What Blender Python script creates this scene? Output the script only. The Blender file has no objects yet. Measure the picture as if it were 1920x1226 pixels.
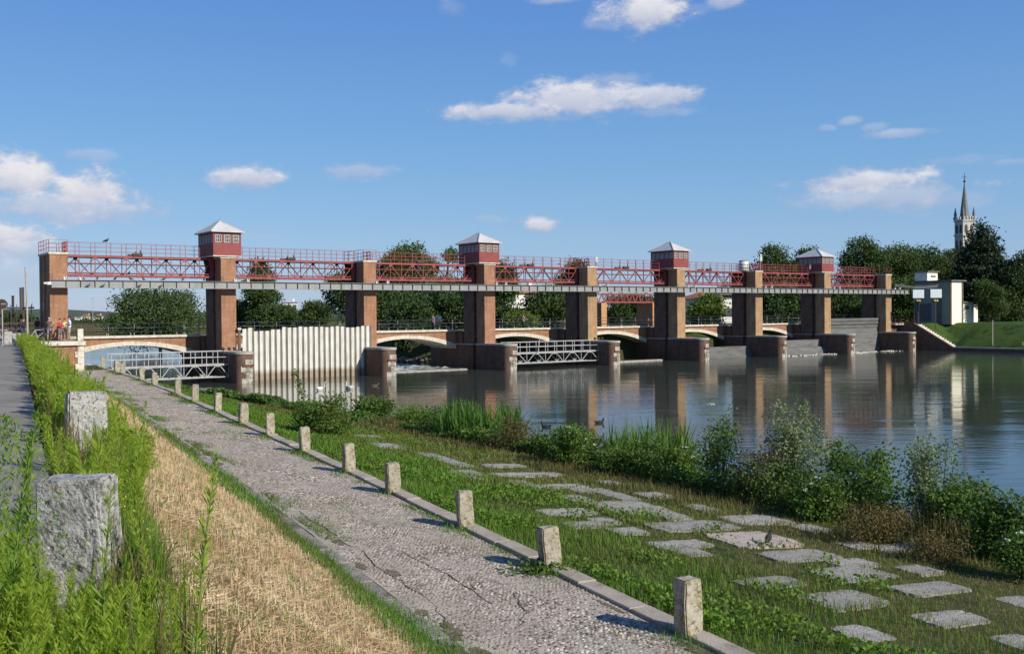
import bpy, bmesh, math, random
import numpy as np
from mathutils import Vector, Matrix
random.seed(7); RNG = np.random.default_rng(11)
SC = bpy.context.scene; COL = SC.collection
PI = math.pi; R = math.radians
ORD = ['first','second','third','fourth','fifth','sixth','seventh','eighth','ninth','tenth','eleventh','twelfth','thirteenth','fourteenth','fifteenth','sixteenth','seventeenth','eighteenth']

# ------------------------------------------------------------------ camera
EYE = 1.7; FPX = 1900.0
PITCH = math.atan(25/FPX); ROLL = 0.0085
F_ = Vector((0, math.cos(PITCH), -math.sin(PITCH)))
R0 = Vector((1,0,0)); U0 = Vector((0, math.sin(PITCH), math.cos(PITCH)))
R_ = R0*math.cos(ROLL) - U0*math.sin(ROLL); U_ = U0*math.cos(ROLL) + R0*math.sin(ROLL)
cam = bpy.data.cameras.new('camera'); cob = bpy.data.objects.new('camera', cam); COL.objects.link(cob)
cam.sensor_width = 36; cam.sensor_fit = 'HORIZONTAL'; cam.lens = FPX/1920*36
cam.clip_start = .1; cam.clip_end = 20000
m = Matrix((R_, U_, -F_)).transposed().to_4x4(); m.translation = (0,0,EYE); cob.matrix_world = m
SC.camera = cob
def ray(px, py): return F_ + R_*((px-960)/FPX) + U_*((613-py)/FPX)
def at(px, py, Y):                       # point on the sight line at forward distance Y
    d = ray(px, py); return Vector((0,0,EYE)) + d*(Y/d.y)
def xat(px, Y): return at(px, 590, Y).x
def zat(px, py, Y): return at(px, py, Y).z

# ------------------------------------------------------------------ meshes
class MB:
    def __init__(s): s.v = []; s.f = []
    def add(s, vs, fs):
        o = len(s.v); s.v += [tuple(p) for p in vs]; s.f += [tuple(i+o for i in f) for f in fs]; return s
    def box(s, x0, x1, y0, y1, z0, z1):
        return s.add([(x0,y0,z0),(x1,y0,z0),(x1,y1,z0),(x0,y1,z0),(x0,y0,z1),(x1,y0,z1),(x1,y1,z1),(x0,y1,z1)],
                     [(0,3,2,1),(4,5,6,7),(0,1,5,4),(1,2,6,5),(2,3,7,6),(3,0,4,7)])
    def bar(s, p, q, w, h=None, up=(0,0,1)):
        p = Vector(p); q = Vector(q); h = h or w; d = (q-p)
        if d.length < 1e-6: return s
        d.normalize(); u = Vector(up)
        if abs(d.dot(u)) > .98: u = Vector((0,1,0))
        a = d.cross(u).normalized()*(w/2); b = a.cross(d).normalized()*(h/2)
        vs = [p-a-b,p+a-b,p+a+b,p-a+b,q-a-b,q+a-b,q+a+b,q-a+b]
        return s.add(vs, [(0,1,2,3),(7,6,5,4),(0,4,5,1),(1,5,6,2),(2,6,7,3),(3,7,4,0)])
    def tube(s, pts, rad, n=6, caps=True):
        pts = [Vector(p) for p in pts]
        if not hasattr(rad, '__len__'): rad = [rad]*len(pts)
        rings = []
        ref = Vector((.31,.17,.93))
        for i, p in enumerate(pts):
            d = (pts[min(i+1,len(pts)-1)] - pts[max(i-1,0)])
            d = d.normalized() if d.length > 1e-9 else Vector((0,0,1))
            r_ = ref if abs(d.dot(ref)) < .95 else Vector((1,0,0))
            a = d.cross(r_).normalized(); b = d.cross(a)
            rings.append([p + (a*math.cos(2*PI*k/n) + b*math.sin(2*PI*k/n))*rad[i] for k in range(n)])
        vs = [v for r_ in rings for v in r_]; fs = []
        for i in range(len(pts)-1):
            for k in range(n):
                fs.append((i*n+k, i*n+(k+1)%n, (i+1)*n+(k+1)%n, (i+1)*n+k))
        if caps: fs.append(tuple(range(n))[::-1]); fs.append(tuple((len(pts)-1)*n+k for k in range(n)))
        return s.add(vs, fs)
    def prism(s, poly, z0, z1):              # xy polygon
        n = len(poly)
        return s.add([(x,y,z0) for x,y in poly]+[(x,y,z1) for x,y in poly],
                     [tuple(range(n))[::-1], tuple(range(n,2*n))]+[(k,(k+1)%n,n+(k+1)%n,n+k) for k in range(n)])
    def xzprism(s, poly, y0, y1):            # xz polygon pulled along y
        n = len(poly)
        return s.add([(x,y0,z) for x,z in poly]+[(x,y1,z) for x,z in poly],
                     [tuple(range(n)), tuple(range(n,2*n))[::-1]]+[(k,n+k,n+(k+1)%n,(k+1)%n) for k in range(n)])
    def ball(s, c, r, nu=10, nv=7, M=None):
        c = Vector(c); r = Vector(r) if hasattr(r,'__len__') else Vector((r,r,r)); vs = []; fs = []
        for j in range(nv+1):
            t = PI*j/nv
            for i in range(nu):
                q = Vector((r.x*math.sin(t)*math.cos(2*PI*i/nu), r.y*math.sin(t)*math.sin(2*PI*i/nu), -r.z*math.cos(t)))
                if M: q = M @ q
                vs.append(c+q)
        for j in range(nv):
            for i in range(nu): fs.append((j*nu+i, j*nu+(i+1)%nu, (j+1)*nu+(i+1)%nu, (j+1)*nu+i))
        return s.add(vs, fs)
    def xf(s, M, i0=0):
        s.v[i0:] = [tuple(M @ Vector(p)) for p in s.v[i0:]]; return s
    def mesh(s, name):
        me = bpy.data.meshes.new(name); me.from_pydata(s.v, [], s.f); me.update(); return me

def npmesh(name, V, F):
    V = np.asarray(V, dtype=np.float32); F = np.asarray(F, dtype=np.int32); k = F.shape[1]
    me = bpy.data.meshes.new(name)
    me.vertices.add(len(V)); me.vertices.foreach_set('co', V.ravel())
    me.loops.add(F.size); me.loops.foreach_set('vertex_index', F.ravel())
    me.polygons.add(len(F)); me.polygons.foreach_set('loop_start', np.arange(0, F.size, k, dtype=np.int32))
    me.update(calc_edges=True); return me
def put(name, me, mat, parent=None, smooth=False):
    if isinstance(me, MB): me = me.mesh(name)
    o = bpy.data.objects.new(name, me); COL.objects.link(o)
    if mat: me.materials.append(mat)
    if parent: o.parent = parent
    if smooth: me.polygons.foreach_set('use_smooth', [True]*len(me.polygons))
    return o
def bev(o, w=.02, seg=1):
    b = o.modifiers.new('bevel','BEVEL'); b.width = w; b.segments = seg; b.limit_method = 'ANGLE'; return o
def tag(o, label, cat, group=None):
    o['label'] = label; o['category'] = cat
    if group: o['group'] = group
    return o
def thing(name, label, cat, loc=(0,0,0), rz=0, group=None):
    o = bpy.data.objects.new(name, None); COL.objects.link(o); o.location = loc; o.rotation_euler = (0,0,rz)
    o.empty_display_size = .3
    return tag(o, label, cat, group)
def struct(o, kind='structure'): o['kind'] = kind; return o
def clone(o, parent=None):
    c = o.copy(); COL.objects.link(c)
    if parent: c.parent = parent
    for ch in [x for x in COL.objects if x.parent == o]: clone(ch, c)
    return c

# ------------------------------------------------------------------ materials
def nt(name):
    m = bpy.data.materials.new(name); m.use_nodes = True; t = m.node_tree; t.nodes.clear()
    out = t.nodes.new('ShaderNodeOutputMaterial'); return m, t, out
def N(t, typ, **kw):
    n = t.nodes.new(typ)
    for k, v in kw.items():
        if k.startswith('i_'):
            key = k[2:]; key = int(key) if key.isdigit() else key.replace('_',' ')
            n.inputs[key].default_value = v
        else: setattr(n, k, v)
    return n
def c4(c): return (c[0],c[1],c[2],1)
def ramp(t, a, b, fac=None):
    r = N(t,'ShaderNodeMapRange'); r.inputs[1].default_value = a; r.inputs[2].default_value = b
    if fac is not None: t.links.new(fac, r.inputs[0])
    return r
def mix(t, fac, a, b):
    m = N(t,'ShaderNodeMix', data_type='RGBA')
    for s_, v in ((m.inputs[0],fac),(m.inputs[6],a),(m.inputs[7],b)):
        if isinstance(v, (tuple,list)): s_.default_value = c4(v)
        elif isinstance(v, (int,float)): s_.default_value = v
        else: t.links.new(v, s_)
    return m.outputs[2]
def noise(t, vec, sc, detail=5, rough=.6):
    n = N(t,'ShaderNodeTexNoise'); n.inputs['Scale'].default_value = sc; n.inputs['Detail'].default_value = detail
    n.inputs['Roughness'].default_value = rough
    if vec: t.links.new(vec, n.inputs['Vector'])
    return n.outputs['Fac']
def coords(t, stretch=(1,1,1), world=False):
    if world: v = N(t,'ShaderNodeNewGeometry').outputs['Position']
    else: v = N(t,'ShaderNodeTexCoord').outputs['Object']
    if stretch != (1,1,1):
        mp = N(t,'ShaderNodeMapping'); mp.inputs['Scale'].default_value = stretch; t.links.new(v, mp.inputs[0]); v = mp.outputs[0]
    return v
def pmat(name, c1, c2=None, sc=3, rough=.8, bump=.15, bsc=25, spec=.3, stretch=(1,1,1), spots=(), metal=0, island=None, lo=.35, hi=.65, world=False, bd=.03, objvar=0):
    m, t, out = nt(name); L = t.links.new
    p = N(t,'ShaderNodeBsdfPrincipled'); L(p.outputs[0], out.inputs[0])
    p.inputs['Roughness'].default_value = rough; p.inputs['Specular IOR Level'].default_value = spec; p.inputs['Metallic'].default_value = metal
    v = coords(t, stretch, world)
    col = mix(t, ramp(t, lo, hi, noise(t, v, sc)).outputs[0], c1, c2 or tuple(x*.75 for x in c1))
    if island:
        rnd = N(t,'ShaderNodeNewGeometry').outputs['Random Per Island']
        col = mix(t, rnd, col, island) if len(island) == 3 else col
    for (c, s_, a, b) in spots:
        col = mix(t, ramp(t, a, b, noise(t, v, s_, 6, .65)).outputs[0], col, c)
    if objvar:
        q = ramp(t, 0, 1, N(t,'ShaderNodeObjectInfo').outputs['Random']); q.inputs[3].default_value = 0; q.inputs[4].default_value = objvar
        col = mix(t, q.outputs[0], col, tuple(x*.45 for x in c1))
    L(col, p.inputs['Base Color'])
    if bump:
        bn = N(t,'ShaderNodeBump'); bn.inputs['Strength'].default_value = bump; bn.inputs['Distance'].default_value = bd
        L(noise(t, v, bsc, 6), bn.inputs['Height']); L(bn.outputs[0], p.inputs['Normal'])
    return m
def brickmat(name, ca, cb, mortar, dirt=(.08,.07,.06)):
    m, t, out = nt(name); L = t.links.new
    p = N(t,'ShaderNodeBsdfPrincipled'); L(p.outputs[0], out.inputs[0]); p.inputs['Roughness'].default_value = .9; p.inputs['Specular IOR Level'].default_value = .15
    tc = N(t,'ShaderNodeTexCoord'); sx = N(t,'ShaderNodeSeparateXYZ'); L(tc.outputs['Object'], sx.inputs[0])
    ad = N(t,'ShaderNodeMath', operation='ADD'); L(sx.outputs[0], ad.inputs[0]); L(sx.outputs[1], ad.inputs[1])
    cx = N(t,'ShaderNodeCombineXYZ'); L(ad.outputs[0], cx.inputs[0]); L(sx.outputs[2], cx.inputs[1])
    b = N(t,'ShaderNodeTexBrick'); L(cx.outputs[0], b.inputs['Vector']); b.inputs['Scale'].default_value = 1
    b.inputs['Brick Width'].default_value = .26; b.inputs['Row Height'].default_value = .075; b.inputs['Mortar Size'].default_value = .007
    b.inputs['Color1'].default_value = c4(ca); b.inputs['Color2'].default_value = c4(cb); b.inputs['Mortar'].default_value = c4(mortar)
    v = tc.outputs['Object']
    n1 = ramp(t, .3, .75, noise(t, v, 1.1, 8, .7)).outputs[0]
    col = mix(t, n1, b.outputs['Color'], tuple(x*.62 for x in ca))
    col = mix(t, ramp(t, .58, .72, noise(t, v, 3.5, 8, .7)).outputs[0], col, tuple(min(1,x*1.35+.04) for x in cb))
    mb = N(t,'ShaderNodeMapping'); mb.inputs['Scale'].default_value = (1,1,2.6); L(v, mb.inputs[0])
    col = mix(t, ramp(t, .54, .66, noise(t, mb.outputs[0], 6, 4, .7)).outputs[0], col, tuple(x*.66 for x in cb))
    col = mix(t, ramp(t, .66, .72, noise(t, mb.outputs[0], 4.3, 5, .75)).outputs[0], col, (.62,.55,.46))
    mp = N(t,'ShaderNodeMapping'); mp.inputs['Scale'].default_value = (2.2,2.2,.25); L(v, mp.inputs[0])
    col = mix(t, ramp(t, .52, .8, noise(t, mp.outputs[0], 1.5, 6, .6)).outputs[0], col, dirt)
    L(col, p.inputs['Base Color'])
    bn = N(t,'ShaderNodeBump'); bn.inputs['Strength'].default_value = .5; bn.inputs['Distance'].default_value = .02
    L(noise(t, v, 18, 5), bn.inputs['Height']); L(bn.outputs[0], p.inputs['Normal'])
    return m
def leafmat(name, c1, c2, c3=None, trans=.3, big=.35):
    m, t, out = nt(name); L = t.links.new
    rnd = N(t,'ShaderNodeNewGeometry').outputs['Random Per Island']
    col = mix(t, rnd, c1, c2)
    v = coords(t, world=True)
    col = mix(t, ramp(t, .4, .65, noise(t, v, big, 3)).outputs[0], col, c3 or tuple((a+b)*.4 for a, b in zip(c1, c2)))
    q = ramp(t, 0, 1, N(t,'ShaderNodeObjectInfo').outputs['Random']); q.inputs[4].default_value = .5
    col = mix(t, q.outputs[0], col, (c2[0]*1.15, c2[1]*.98, c2[2]*.9))
    d = N(t,'ShaderNodeBsdfPrincipled'); d.inputs['Roughness'].default_value = .65; d.inputs['Specular IOR Level'].default_value = .25
    tr = N(t,'ShaderNodeBsdfTranslucent'); ms = N(t,'ShaderNodeMixShader'); ms.inputs[0].default_value = trans
    L(col, d.inputs['Base Color'])
    tc = N(t,'ShaderNodeMix', data_type='RGBA', blend_type='MULTIPLY'); tc.inputs[0].default_value = 1; L(col, tc.inputs[6]); tc.inputs[7].default_value = (1.3,1.45,.6,1)
    L(tc.outputs[2], tr.inputs[0]); L(d.outputs[0], ms.inputs[1]); L(tr.outputs[0], ms.inputs[2]); L(ms.outputs[0], out.inputs[0])
    return m

def cobblemat():
    m, t, out = nt('cobble_stones'); L = t.links.new
    p = N(t,'ShaderNodeBsdfPrincipled'); L(p.outputs[0], out.inputs[0]); p.inputs['Roughness'].default_value = .75; p.inputs['Specular IOR Level'].default_value = .25
    r = N(t,'ShaderNodeValToRGB'); L(N(t,'ShaderNodeNewGeometry').outputs['Random Per Island'], r.inputs[0]); e = r.color_ramp.elements
    for i, (p_, c_) in enumerate(((0,(.075,.06,.048)),(.33,(.16,.128,.10)),(.5,(.33,.29,.245)),(.8,(.42,.38,.33)),(1,(.58,.54,.48)))):
        q = e[i] if i < 2 else e.new(p_)
        q.position = p_; q.color = c4(c_)
    v = coords(t, world=True); col = mix(t, ramp(t,.35,.7,noise(t, v, .7, 5)).outputs[0], r.outputs[0], (.27,.225,.18)); L(col, p.inputs['Base Color'])
    return m
M = {}
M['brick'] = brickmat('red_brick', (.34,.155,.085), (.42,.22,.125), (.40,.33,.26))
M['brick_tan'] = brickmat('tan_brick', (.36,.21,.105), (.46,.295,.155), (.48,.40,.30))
M['brick_dark'] = brickmat('weathered_shaded_brick', (.15,.088,.062), (.20,.12,.085), (.20,.17,.14), (.045,.042,.038))  # worn brick; its dark tone also paints shade onto the rear columns
M['stone'] = pmat('pale_stone', (.62,.58,.50), (.48,.44,.37), 2.5, .85, .3, 18, spots=(((.16,.15,.12), 1.6, .56, .75),((.30,.28,.22), 6, .55, .7)))
M['stone_worn'] = pmat('weathered_cutwater_stone', (.50,.47,.41), (.30,.28,.235), 2.2, .9, .6, 12, spots=(((.11,.10,.08), 3, .48, .62),((.06,.06,.05), 1.1, .55, .7)))
M['drift'] = pmat('pale_driftwood', (.50,.46,.39), (.20,.17,.13), 1.5, .9, .2, 12, island=(.62,.60,.56))
M['stone_grey'] = pmat('grey_stone', (.40,.38,.34), (.28,.265,.24), 2.5, .9, .4, 14, spots=(((.10,.10,.085), 2, .55, .75),))
M['red'] = pmat('faded_red_paint', (.27,.070,.070), (.21,.05,.05), 2, .55, .1, 30, .3, spots=(((.36,.15,.13), 5, .6, .75),((.12,.05,.035), 3, .6, .72)))
M['red_wall'] = pmat('red_painted_boards', (.25,.06,.06), (.20,.048,.048), 1.5, .6, .1, 30, .3, spots=(((.30,.12,.1), 4, .66, .8),))
M['roof'] = pmat('grey_sheet_roof', (.55,.55,.54), (.44,.44,.44), 1.4, .55, .1, 12, .4, spots=(((.25,.24,.22), 4, .62, .8),))
M['steel'] = pmat('grey_painted_steel', (.27,.28,.28), (.20,.21,.21), 1.2, .45, .05, 20, .4, stretch=(1,1,.5), spots=(((.25,.21,.17), 3, .62, .78),))
M['rail'] = pmat('grey_brown_railing', (.26,.24,.22), (.19,.175,.16), 3, .55, 0, spec=.4)
M['galv'] = pmat('galvanised_steel', (.38,.385,.375), (.28,.285,.28), 3, .45, 0, spec=.5)
M['iron'] = pmat('dark_iron', (.035,.033,.032), (.06,.045,.035), 4, .6, 0)
M['rust'] = pmat('rusty_iron', (.17,.065,.035), (.10,.045,.03), 6, .8, .2, 30)
M['white'] = pmat('white_paint', (.68,.68,.65), (.5,.5,.47), 3, .5, 0)
M['frame'] = pmat('weathered_white_frame', (.50,.49,.46), (.36,.34,.31), 5, .6, 0)
M['glass'] = pmat('window_glass', (.05,.06,.065), (.09,.1,.1), 2, .08, 0, spec=.6)
M['asphalt'] = pmat('asphalt', (.27,.245,.215), (.20,.18,.155), .5, .95, .5, 90, .2, spots=(((.29,.28,.27), 70, .5, .7),((.12,.12,.11), 1.2, .6, .8)), world=True, bd=.01)
M['soil'] = pmat('bank_soil', (.055,.07,.022), (.10,.085,.04), .9, .95, .5, 12, .1, spots=(((.14,.12,.06), 4, .55, .7),((.03,.045,.015), 2.2, .5, .7)), world=True)
M['straw_soil'] = pmat('straw_soil', (.20,.14,.065), (.13,.09,.045), 2.5, .95, .6, 30, .1, spots=(((.28,.20,.10), 14, .5, .7),), world=True)
M['concrete'] = pmat('rough_concrete', (.43,.405,.36), (.31,.29,.25), 3, .95, 1, 28, .2, spots=(((.15,.145,.10), 3, .55, .72),((.45,.43,.39), 38, .55, .72),((.10,.095,.08), 26, .56, .7)), objvar=.45)
M['concrete_pink'] = pmat('pinkish_concrete', (.50,.41,.355), (.40,.335,.29), 3, .95, .8, 28, .2, spots=(((.13,.13,.10), 4, .58, .72),((.5,.44,.40), 40, .55, .75)))
M['bollard'] = pmat('lichened_stone', (.46,.42,.34), (.31,.28,.22), 7, .95, .8, 30, .2, spots=(((.20,.17,.05), 12, .52, .62),((.07,.065,.05), 9, .56, .68),((.60,.57,.50), 16, .58, .7)), bd=.02, objvar=.35)
M['block'] = pmat('rough_limestone', (.47,.46,.435), (.33,.325,.305), 6, .95, 1, 22, .2, spots=(((.09,.09,.08), 24, .53, .62),((.16,.16,.13), 3, .52, .68),((.30,.27,.13), 5, .58, .7),((.66,.65,.62), 30, .6, .7)), bd=.04)
M['kerb'] = pmat('kerb_stone', (.42,.365,.30), (.31,.27,.22), 1.5, .9, .5, 30, .2, spots=(((.14,.14,.10), 2, .57, .72),), world=True)
M['kerb_grey'] = pmat('grey_kerb_concrete', (.34,.315,.27), (.24,.22,.185), 1.5, .9, .8, 24, .2, spots=(((.10,.095,.05), 1.4, .50, .62),((.16,.145,.11), 8, .56, .68)), world=True)
M['cobble_bed'] = pmat('cobble_mortar', (.47,.41,.335), (.33,.285,.23), 1.2, .95, .8, 26, .2, spots=(((.16,.135,.11), 7, .55, .68),((.10,.095,.05), .9, .62, .74),), world=True)
M['cobble'] = cobblemat()
M['boards'] = pmat('grey_gate_boards', (.15,.15,.145), (.10,.10,.098), 2, .7, .2, 25, .3, stretch=(.3,1,2.5), spots=(((.08,.08,.075), 2, .55, .75),))
M['bark'] = pmat('bark', (.10,.075,.05), (.06,.045,.03), 4, .95, .8, 14, .1, stretch=(1,1,.3))
M['pole'] = pmat('weathered_pole', (.42,.38,.33), (.3,.27,.23), 3, .8, .2)
M['cream'] = pmat('cream_plaster', (.80,.78,.64), (.72,.70,.56), .8, .9, .15, 30, spots=(((.42,.40,.30), 1.3, .58, .8),))
M['green_plaster'] = pmat('greenish_plaster', (.31,.33,.25), (.24,.26,.20), .8, .9, .15, 30)
M['grey_trim'] = pmat('grey_trim', (.16,.15,.14), (.12,.11,.1), 2, .7, 0)
M['tile'] = pmat('red_roof_tiles', (.40,.15,.085), (.30,.11,.065), 2, .9, .4, 12)
M['plaster'] = pmat('white_plaster', (.68,.66,.62), (.58,.56,.52), .8, .9, 0)
M['church'] = pmat('church_stone', (.50,.48,.43), (.38,.37,.33), .6, .9, .2, 4)
M['spire'] = pmat('grey_spire', (.20,.21,.20), (.15,.155,.15), .8, .8, .2, 4)
M['panel'] = pmat('pale_blue_panel', (.52,.60,.64), (.46,.54,.58), 1, .4, 0)
M['yellow'] = pmat('yellow_lamp', (.55,.45,.05), (.45,.35,.04), 4, .4, 0)
M['hill'] = pmat('wooded_hill', (.05,.075,.05), (.075,.10,.06), .02, .95, 0, world=True)
M['riverbed'] = pmat('river_bed', (.08,.08,.06), (.05,.05,.04), .3, .95, 0, world=True)
M['parkground'] = pmat('park_ground', (.035,.055,.015), (.06,.055,.028), .25, .95, .3, 3, .1, world=True)
M['lawn'] = pmat('bank_lawn', (.055,.10,.020), (.04,.075,.016), .5, .95, .6, 9, .1, spots=(((.075,.10,.03), 1.6, .5, .7),((.02,.045,.008), .9, .52, .66)), world=True)
M['rock'] = pmat('shore_rock', (.22,.20,.16), (.13,.12,.10), 2, .95, .5, 9)

M['leaf_dark'] = leafmat('dark_tree_leaves', (.024,.056,.015), (.08,.13,.036), (.032,.06,.018), .24, .3)
M['leaf_mid'] = leafmat('green_tree_leaves', (.035,.075,.018), (.085,.135,.035), (.045,.08,.024), .28, .3)
M['leaf_light'] = leafmat('light_tree_leaves', (.06,.12,.02), (.13,.20,.04), (.07,.12,.025), .32, .4)
M['cedar'] = leafmat('cedar_needles', (.018,.038,.018), (.042,.066,.03), (.025,.045,.02), .12, .3)
M['shrub'] = leafmat('shrub_leaves', (.04,.10,.016), (.105,.19,.036), (.06,.105,.022), .3, .8)
M['willow'] = leafmat('willow_leaves', (.13,.19,.10), (.23,.29,.17), (.10,.15,.07), .3, .8)
M['reed'] = leafmat('reed_blades', (.06,.15,.025), (.12,.23,.04), (.07,.14,.025), .3, .8)
M['brownweed'] = leafmat('brown_weeds', (.09,.085,.03), (.15,.12,.05), (.08,.09,.03), .25, .9)
M['grass'] = leafmat('bank_grass', (.05,.14,.014), (.13,.255,.03), (.11,.15,.035), .3, .35)
M['verge'] = leafmat('weed_leaves', (.115,.225,.02), (.32,.425,.06), (.22,.33,.042), .48, 1.6)
M['slabgrass'] = leafmat('yellowing_grass', (.085,.125,.025), (.20,.215,.06), (.155,.12,.055), .3, .6)
M['tallgrass'] = leafmat('tall_grass_blades', (.065,.15,.018), (.14,.25,.03), (.09,.18,.02), .35, 1.2)
M['straw'] = leafmat('dry_straw', (.47,.35,.195), (.72,.61,.44), (.34,.24,.125), .25, 1.0)
M['weedstem'] = leafmat('weed_stem', (.11,.19,.03), (.16,.24,.04), None, .1, 1)
M['flower'] = pmat('white_flowers', (.50,.53,.42), (.42,.45,.36), 8, .8, 0)
M['yellowfl'] = pmat('yellow_buds', (.42,.40,.06), (.34,.36,.05), 8, .8, 0)

def watermat():
    m, t, out = nt('river_water'); L = t.links.new
    p = N(t,'ShaderNodeBsdfPrincipled'); L(p.outputs[0], out.inputs[0])
    p.inputs['Roughness'].default_value = .06; p.inputs['IOR'].default_value = 1.33
    v = coords(t, world=True)
    col = mix(t, ramp(t,.3,.7,noise(t, v, .08, 4)).outputs[0], (.042,.053,.040), (.056,.067,.049))
    L(col, p.inputs['Base Color'])
    def mp(sc, rot):
        q = N(t,'ShaderNodeMapping'); q.inputs['Scale'].default_value = sc; q.inputs['Rotation'].default_value = (0,0,rot); L(v, q.inputs[0]); return q.outputs[0]
    n1 = noise(t, mp((.55,1.5,1), R(-20)), 1.6, 4, .55); n2 = noise(t, mp((.16,.5,1), R(-35)), 1.0, 3, .5)
    n3 = noise(t, mp((.05,.09,1), R(-30)), 1.0, 3, .6)
    big = ramp(t, .38, .68, n3); big.inputs[3].default_value = .25; big.inputs[4].default_value = 1.0
    a = N(t,'ShaderNodeMath', operation='MULTIPLY'); L(n1, a.inputs[0]); L(big.outputs[0], a.inputs[1])
    b = N(t,'ShaderNodeMath', operation='MULTIPLY_ADD'); L(n2, b.inputs[0]); b.inputs[1].default_value = 1.6; L(a.outputs[0], b.inputs[2])
    bn = N(t,'ShaderNodeBump'); bn.inputs['Strength'].default_value = .42; bn.inputs['Distance'].default_value = .04
    L(b.outputs[0], bn.inputs['Height']); L(bn.outputs[0], p.inputs['Normal'])
    return m
M['water'] = watermat()
def foammat():
    m, t, out = nt('white_water'); L = t.links.new
    p = N(t,'ShaderNodeBsdfPrincipled'); L(p.outputs[0], out.inputs[0]); p.inputs['Roughness'].default_value = .35
    v = coords(t, world=True)
    L(mix(t, ramp(t,.42,.58,noise(t, v, .9, 8, .7)).outputs[0], (.10,.15,.15), (.78,.82,.84)), p.inputs['Base Color'])
    return m
M['foam'] = foammat()
def sheetmat():
    m, t, out = nt('white_sheet_piles'); L = t.links.new
    p = N(t,'ShaderNodeBsdfPrincipled'); L(p.outputs[0], out.inputs[0]); p.inputs['Roughness'].default_value = .6
    tc = N(t,'ShaderNodeTexCoord').outputs['Object']
    sx = N(t,'ShaderNodeSeparateXYZ'); L(tc, sx.inputs[0])
    col = mix(t, ramp(t,.35,.7,noise(t, tc, 1.2, 6)).outputs[0], (.60,.59,.55), (.49,.48,.43))
    mp = N(t,'ShaderNodeMapping'); mp.inputs['Scale'].default_value = (3,3,.3); L(tc, mp.inputs[0])
    col = mix(t, ramp(t,.50,.72,noise(t, mp.outputs[0], 1.6, 6)).outputs[0], col, (.36,.31,.24))
    ad = N(t,'ShaderNodeMath', operation='MULTIPLY_ADD'); L(noise(t, tc, 1.1, 5), ad.inputs[0]); ad.inputs[1].default_value = .5; L(sx.outputs[2], ad.inputs[2])
    col = mix(t, ramp(t,.75,1.15,ad.outputs[0]).outputs[0], (.27,.22,.16), col)   # tide mark near the waterline
    L(col, p.inputs['Base Color']); return m
M['sheet'] = sheetmat()

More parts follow.
